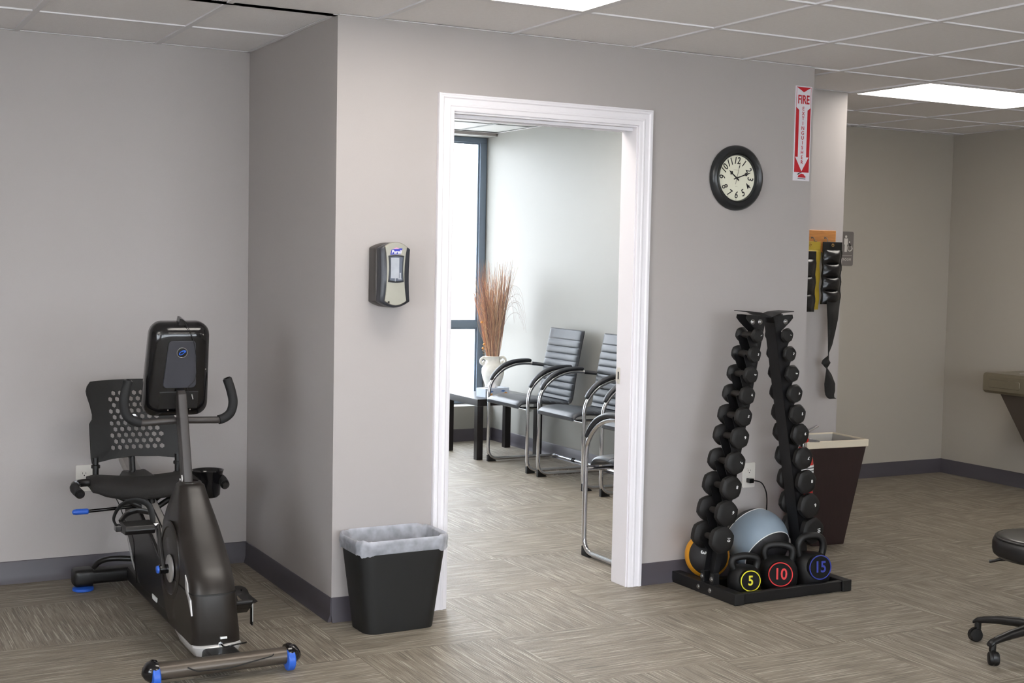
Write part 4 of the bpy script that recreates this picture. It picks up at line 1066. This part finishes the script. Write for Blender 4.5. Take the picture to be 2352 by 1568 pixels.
# side relief ring + crank
xl = BX-.0855
STRIPE = [(-.283,.322),(-.288,.270),(-.325,.243),(-.372,.192),(-.352,.245),(-.325,.262),(-.313,.297)]
HY, HZ = -.072, .300
bw(MB().lathe([(.150,0),(.148,.004),(.128,.005),(.124,.001),(.05,.0)],(xl+.004,-.045,.325),(-1,0,0),56),'crank_cover','shroud')
bw(MB().prism(STRIPE,'x',xl-.0015,xl+.004),'accent_stripe','silver')
bw(MB().lathe([(.0,.010),(.020,.010),(.046,.008),(.052,.005),(.052,0)],(xl-.002,HY,HZ),(-1,0,0),36),'crank_disc','alu')
bw(MB().lathe([(.018,0),(.018,.030),(.015,.034)],(xl-.012,HY,HZ),(-1,0,0),20),'crank_hub','gloss')
bw(MB().lathe([(.015,0),(.014,.008),(.010,.010)],(xl-.045,HY,HZ),(-1,0,0),20),'hub_cap','blue')
pdl = {}
for s, (py,pz) in ((-1,(.012,.452)),(1,(-.156,.148))):
    xc = BX+s*.116
    bw(MB().loft([[(xc+a,HY-.0+b*(pz-HZ)/.175,HZ-b*(py-HY)/.175) for a,b in ((-.008,-.018),(.008,-.018),(.008,.018),(-.008,.018))],
                  [(xc+a,py+b*(pz-HZ)/.175,pz-b*(py-HY)/.175) for a,b in ((-.007,-.013),(.007,-.013),(.007,.013),(-.007,.013))]]),'crank_arm','black',smooth=0,bevel=.004)
    x0, x1 = (BX-.275, BX-.135) if s < 0 else (BX+.128, BX+.215)
    if s < 0:
        p_ = bw(MB().rod((x0+.03,py,pz),(BX-.116,py,pz),.010),'pedal_axle','chrome')
        pd = bw(MB().loft([[(x,py-.045,pz-.022),(x,py+.040,pz-.026),(x,py+.052,pz-.01),(x,py+.048,pz+.014),(x,py-.045,pz+.012),(x,py-.054,pz-.005)] for x in (x0+.028,x1)]),'pedal','black',smooth=0,bevel=.004)
        # heel cup and strap over the foot
        bw(MB().tube(smooth_path([(x0+.012,py,pz-.002),(x0-.002,py+.01,pz+.035),(x0+.028,py+.03,pz+.078),(x0+.08,py+.04,pz+.092),(x1-.01,py+.035,pz+.074),(x1+.004,py+.02,pz+.03),(x1+.0,py,pz)],6),.003,8,r2=.012,side=(0,0,1)),'pedal_strap','matte',pd,smooth=60)
        bw(MB().tube(smooth_path([(x0+.03,py+.05,pz+.012),(x0+.06,py+.075,pz+.035),(x1-.04,py+.08,pz+.045),(x1,py+.055,pz+.040)],5),.012,10,r2=.006,side=(0,0,1)),'heel_cup','black',pd,smooth=60)
        bw(MB().box(x0,x0+.022,py-.02,py+.02,pz-.012,pz+.012),'strap_buckle','gloss',pd,smooth=0,bevel=.004)
    else:
        bw(MB().rod((BX+.116,py,pz),(x1-.01,py,pz),.011),'pedal_axle','mast')
        R = Matrix.Translation((0,py,pz)) @ Matrix.Rotation(math.radians(-35),4,'X') @ Matrix.Translation((0,-py,-pz))
        pd = bw(MB().loft([[(x,py-.045,pz-.010),(x,py+.045,pz-.010),(x,py+.050,pz+.0),(x,py+.045,pz+.012),(x,py-.045,pz+.010),(x,py-.052,pz)] for x in (x0,x1-.02)]).xf(R),'pedal','black',smooth=0,bevel=.004)
        bw(MB().tube(smooth_path([(x0,py,pz+.01),(x0+.005,py+.02,pz+.06),(x0+.05,py+.03,pz+.078),(x1-.03,py+.02,pz+.05),(x1-.006,py-.0,pz+.008)],6),.003,8,r2=.026,side=(0,0,1)).xf(R),'pedal_strap','black',pd,smooth=60)
        bw(MB().box(x1-.016,x1-.010,py-.012,py+.012,pz-.075,pz+.02),'strap_tail','matte',pd,smooth=0,bevel=.002)
        bw(MB().tube([(x1-.013,py-.012,pz-.06+.018*k) for k in range(5)],.002,6),'strap_holes','silver',pd)
# mast, collar
m0, m1 = Vector((BX-.004,.0,.545)), Vector((BX-.012,.088,.955))
bw(MB().lathe([(.048,.598),(.042,.616),(.034,.618),(.032,.59)],(BX,-.012,0),(0,0,1),28),'mast_collar','shroud')
def rsec(c, w, d): return [(c.x+a,c.y+b,c.z) for a,b in rrect(w,d,min(w,d)*.2,3)]
bw(MB().loft([rsec(m0.lerp(m1,f),.036,.062-.006*f) for f in (0,.25,.5,.75,.97)]+[rsec(m0.lerp(m1,1)+Vector((0,.004,0)),.030,.040)]),'mast','mast',smooth=25)
bw(MB().hexa([(BX-.013,-.118,.475),(BX+.011,-.118,.475),(BX+.011,-.06,.475),(BX-.013,-.06,.475)],[(BX-.014,-.040,.60),(BX+.013,-.040,.60),(BX+.013,.0,.60),(BX-.014,.0,.60)]),'collar_fairing','shroud',smooth=0,bevel=.008)
bw(MB().torus((BX-.029,.004,.625),.016,.003,(1,0,0),20,6,.6,4.6),'mast_emblem','silver')
# console
cR = Matrix.Translation((BX-.018,.115,1.035)) @ Matrix.Rotation(math.radians(14),4,'X')
def csec(y, w, h, r, tap=.88, dz=0): 
    return [(x*(1-(1-tap)*((z/h)+.5)), y, z+dz) for x,z in rrect(w,h,r,6)]
cb = MB().loft([csec(.045,.235,.355,.045),csec(.030,.255,.375,.05),csec(.0,.258,.378,.05),csec(-.022,.244,.364,.05),csec(-.040,.205,.325,.05),csec(-.046,.17,.285,.04)]).xf(cR)
con = bw(cb,'console','gloss',smooth=55)
bw(MB().loft([[(x*(.82-.0+.0*z) if z > 0 else x, -.048, z+.035) for x,z in rrect(.128,.190,.016,4)],[(x*(.82) if z > 0 else x, -.052, z+.035) for x,z in rrect(.124,.186,.016,4)]]).xf(cR),'back_panel','panel_grey',con,smooth=30)
bw(MB().lathe([(.020,0),(.020,.004),(0,.005)],(0,-.052,.085),(0,-1,0),32).xf(cR),'logo_disc','gloss',con)
bw(MB().torus((0,-.0555,.085),.0195,.0018,(0,1,0),32,6).xf(cR),'logo_ring','chrome',con)
bw(MB().tube([( .013*math.cos(a)*(1-.10*a/2),-.0575,.085+.008*math.sin(a)*(1-.10*a/2)+.005*math.cos(a)) for a in [k*.42-.4 for k in range(21)]],.0017,6).xf(cR),'logo_swirl','blue',con)
for x, z in ((-.075,.145),(.085,.15),(-.085,-.02),(.105,.01),(-.04,-.15),(.05,-.15),(-.045,-.10),(.045,-.10)):
    bw(MB().lathe([(.0035,0),(.003,.0015)],(x*.95,-.0475 if abs(x) < .07 else -.036,z),(0,-1,0),10).xf(cR),'screw','chrome',con)
bw(MB().box(-.075,.075,-.0495,-.045,-.145,-.075).xf(cR),'mount_plate','black',con,smooth=0,bevel=.002)
bw(MB().prism([(-.012,.180),(.022,.180),(.018,.196),(.002,.208),(-.008,.210)],'y',-.02,.02).xf(cR),'tablet_clip','gloss',con,smooth=0,bevel=.002)
bw(MB().tube(smooth_path([(.012,-.02,.195),(.035,-.05,.15),(.055,-.055,.07),(.058,-.055,-.02),(.03,-.057,-.06),(.05,-.056,-.09)],6),.0012,6).xf(cR),'audio_cord','matte',con)
bw(MB().rod((.048,-.057,-.085),(.054,-.057,-.105),.0022).xf(cR),'cord_jack','silver',con)
# handlebar
hb = smooth_path([(BX-.0,.098,.838),(BX-.11,.10,.834),(BX-.165,.105,.834),(BX-.204,.112,.855),(BX-.219,.120,.895),(BX-.214,.128,.940),(BX-.200,.138,.990)],6)
hb2 = [Vector((2*(BX-.007)-p.x,p.y,p.z)) for p in hb]
bw(MB().tube(hb,.0135,14),'handlebar','mast'); bw(MB().tube(hb2,.0135,14),'handlebar','mast')
for P_ in (hb,hb2):
    g = [p for p in P_[11:]]
    gp = bw(MB().tube(g,.0185,18),'hand_grip','foam',smooth=60)
    bw(MB().rod(P_[-1],P_[-1]+(P_[-1]-P_[-2]).normalized()*.006,.0185,18,rb=.012),'grip_end','gloss',gp)
# rear stabilizer
bw(MB().loft([[(x,y,z) for y,z in [(q[0]+.935,q[1]+.057) for q in rrect(.085,.062,.018,4)]] for x in (-.80,-.33)]),'rear_stabilizer','black',smooth=40)
for s, x in ((-1,-.80),(1,-.35)):
    bw(MB().loft([[(x+s*d,y,z) for y,z in [(q[0]+.935,q[1]+.057) for q in rrect(.10*f,.076*f,.020*f,4)]] for d,f in ((-.03,1),(.03,1),(.042,.93),(.048,.8))]),'stabilizer_cap','black',smooth=50)
    bw(MB().lathe([(.040,0),(.045,.003),(.045,.013),(.022,.019)],(x+s*.008,.915,0),(0,0,1),24),'leveller_foot','blue')
bw(MB().tube(smooth_path([(-.765,.90,.10),(-.745,.88,.128),(-.71,.86,.142),(-.66,.84,.145),(-.60,.82,.14)],5),.012,12),'carry_handle','black')
# seat rail + rear support
ra, rb_ = Vector((BX-.012,1.06,.560)), Vector((BX-.005,.10,.235))
dr = (rb_-ra).normalized(); un = Vector((1,0,0)).cross(dr).normalized()
def beam(a, b, w, h): 
    return MB().loft([[p+Vector((1,0,0))*x+un*z for x,z in rrect(w,h,.006,2)] for p in (a,b)])
bw(beam(ra,rb_,.062,.048),'seat_rail','alu',smooth=40)
bw(MB().loft([[p+Vector((x,0,0))+un*z for x,z in rrect(.006,.004,.001,1)] for p in (ra+un*-.0245,rb_+un*-.0245)]).loft([[p+Vector((x,0,0))+un*z for x,z in rrect(.006,.004,.001,1)] for p in (ra+un*.0245,rb_+un*.0245)]),'rail_groove','matte',smooth=0)
sup = [(.93,.40),(.86,.25),(.72,.15),(.60,.075),(.10,.075),(.10,.22),(.40,.315),(.80,.44)]
bw(MB().prism(sup,'x',BX-.050,BX+.050),'rear_support','black',smooth=0,bevel=.008)
bw(MB().prism([(.905,.33),(.885,.27),(.76,.155),(.70,.122),(.755,.165),(.86,.262)],'x',BX-.0525,BX-.048),'accent_stripe','silver',smooth=0)
bw(MB().prism([(.36,.098),(.28,.098),(.285,.080),(.35,.080)],'x',BX-.056,BX-.052),'side_sticker','white_print',smooth=0)
# seat carriage
bw(MB().loft([[(BX-.012+x,y,z) for x,z in [(-.075,.465),(.075,.465),(.075,.485),(.05,.525),(-.05,.525),(-.07,.49)]] for y in (.70,.90)]),'seat_carriage','black',smooth=0,bevel=.008)
for s in (-1,1):
    bw(MB().rod((BX+s*.16,.66,.47),(BX+s*.012,.62,.395),.012),'seat_brace','black')
    bw(MB().rod((BX+s*.16,.80,.47),(BX+s*.012,.72,.40),.012),'seat_brace','black')
bw(MB().rod((BX,.62,.47),(BX,.58,.38),.012),'seat_brace','black')
# seat pad
sc = []
for k in range(21):
    u = -1+2*k/20; x = BX-.002+u*.235
    e = max(.62,(1-abs(u)**9)**.5)
    zt = .524+.020*u*u-.012*abs(u)**12; zb = zt-.074*e
    front = .565+.05*u*u
    ring = []
    for q in range(16):
        a = 2*PI*q/16; cy, cz = math.cos(a), math.sin(a)
        yy = (front+.80)/2+(.80-front)/2*math.copysign(abs(cy)**.6,cy)*(.75+.25*e); zz = (zt+zb)/2+(zt-zb)/2*math.copysign(abs(cz)**.7,cz)
        if cy < 0: zz -= .018*abs(cy)
        ring.append((x,yy,zz))
    sc.append(ring)
bw(MB().loft(sc),'seat_pad','fabric',smooth=70)
# backrest with hexagonal holes
def hex_back():
    bm = bmesh.new()
    out = [(-.180,.918),(-.194,.900),(-.200,.880),(-.198,.862),(-.186,.820),(-.178,.780),(-.180,.760),(-.193,.742),(-.194,.700),(-.194,.600),(-.190,.575),(-.160,.578),(-.10,.588),(0,.594),(.10,.590),(.155,.584),(.182,.580),(.188,.60),(.188,.70),(.186,.742),(.174,.760),(.172,.780),(.180,.820),(.192,.862),(.194,.880),(.188,.900),(.174,.918),(.10,.922),(0,.923),(-.10,.922)]
    def loop(pts):
        vs = [bm.verts.new((x,0,z)) for x,z in pts]
        return [bm.edges.new((vs[i],vs[(i+1)%len(vs)])) for i in range(len(vs))]
    ed = loop(out); px = .0301; pz = .0256; r = .0112
    for row in range(10):
        n = 8 if row % 2 == 0 else 7
        for c in range(n):
            x = (c-(n-1)/2)*px+.010; z = .634+row*pz
            ed += loop([(x+r*math.cos(PI/6+PI/3*q), z+r*math.sin(PI/6+PI/3*q)) for q in range(6)])
    bmesh.ops.triangle_fill(bm, use_beauty=True, use_dissolve=False, edges=ed)
    me = bpy.data.meshes.new('backrest'); bm.to_mesh(me); bm.free()
    for v in me.vertices:
        x, z = v.co.x, v.co.z
        y = .0+ .85*(x*x)*-1.0 + .30*(z-.59)          # wings curve forward, top leans back
        v.co = Vector((BX-.018+x-bk.location.x, .835+y-bk.location.y, z-bk.location.z))
    me.materials.append(M['matte'])
    o = bpy.data.objects.new('backrest', me); C.objects.link(o); o.parent = bk
    s = o.modifiers.new('thick','SOLIDIFY'); s.thickness = .010; s.offset = 0
    return o
hex_back()
for s in (-1,1):
    bw(MB().tube([(BX-.018+s*.176,.80,.46),(BX-.018+s*.176,.806,.60)],.013,12),'back_post','black')
    bw(MB().lathe([(.019,0),(.019,.012),(.015,.014)],(BX-.018+s*.176,.802,.556),(0,0,1),18).lathe([(.019,0),(.019,.010)],(BX-.018+s*.176,.800,.512),(0,0,1),18),'post_collar','black')
bw(MB().rod((BX-.19,.80,.475),(BX+.16,.80,.475),.014),'back_crossbar','black')
bw(MB().tube([(BX-.03,.86,.60),(BX-.03,.84,.53),(BX-.05,.83,.50)],.014,10),'back_stay','black')
bw(MB().lathe([(.012,0),(.013,.003),(0,.004)],(BX-.035,.800,.770),(0,-1,0),24),'back_badge','chrome')
# side handles
for s in (-1,1):
    p = smooth_path([(BX+s*.20,.70,.510),(BX+s*.265,.70,.512),(BX+s*.298,.68,.510),(BX+s*.310,.63,.500),(BX+s*.302,.56,.490)],6)
    h = bw(MB().tube(p,.0165,14),'side_handle','black')
    bw(MB().tube(p[-9:-1],.0195,16),'handle_grip','foam',h,smooth=60)
    bw(MB().tube(p[-14:-11],.0190,16),'pulse_sensor','chrome',h)
    bw(MB().rod(p[-1],p[-1]+Vector((0,-.008,-.001)),.0195,16,rb=.012),'handle_end','gloss',h)
# cup holder
bw(MB().lathe([(.044,.425),(.054,.435),(.060,.50),(.068,.537),(.071,.543),(.065,.541),(.056,.50),(.050,.445),(0,.44)],(BX+.252,.66,0),(0,0,1),28,cap=False),'cup_holder','gloss',smooth=60)
# seat lever
bw(MB().rod((BX-.035,.66,.405),(BX-.255,.66,.398),.007),'seat_lever','gloss')
bw(MB().lathe([(.009,0),(.012,.004),(.0125,.05),(.010,.062),(.004,.066)],(BX-.250,.66,.398),(-1,0,0),18),'lever_grip','blue')
bw(MB().tube(smooth_path([(BX-.155,.60,.465),(BX-.14,.58,.43),(BX-.12,.55,.36),(BX-.10,.50,.30),(BX-.09,.52,.20),(BX-.075,.56,.13),(BX-.062,.60,.09)],6),.0022,6),'sensor_cable','matte')
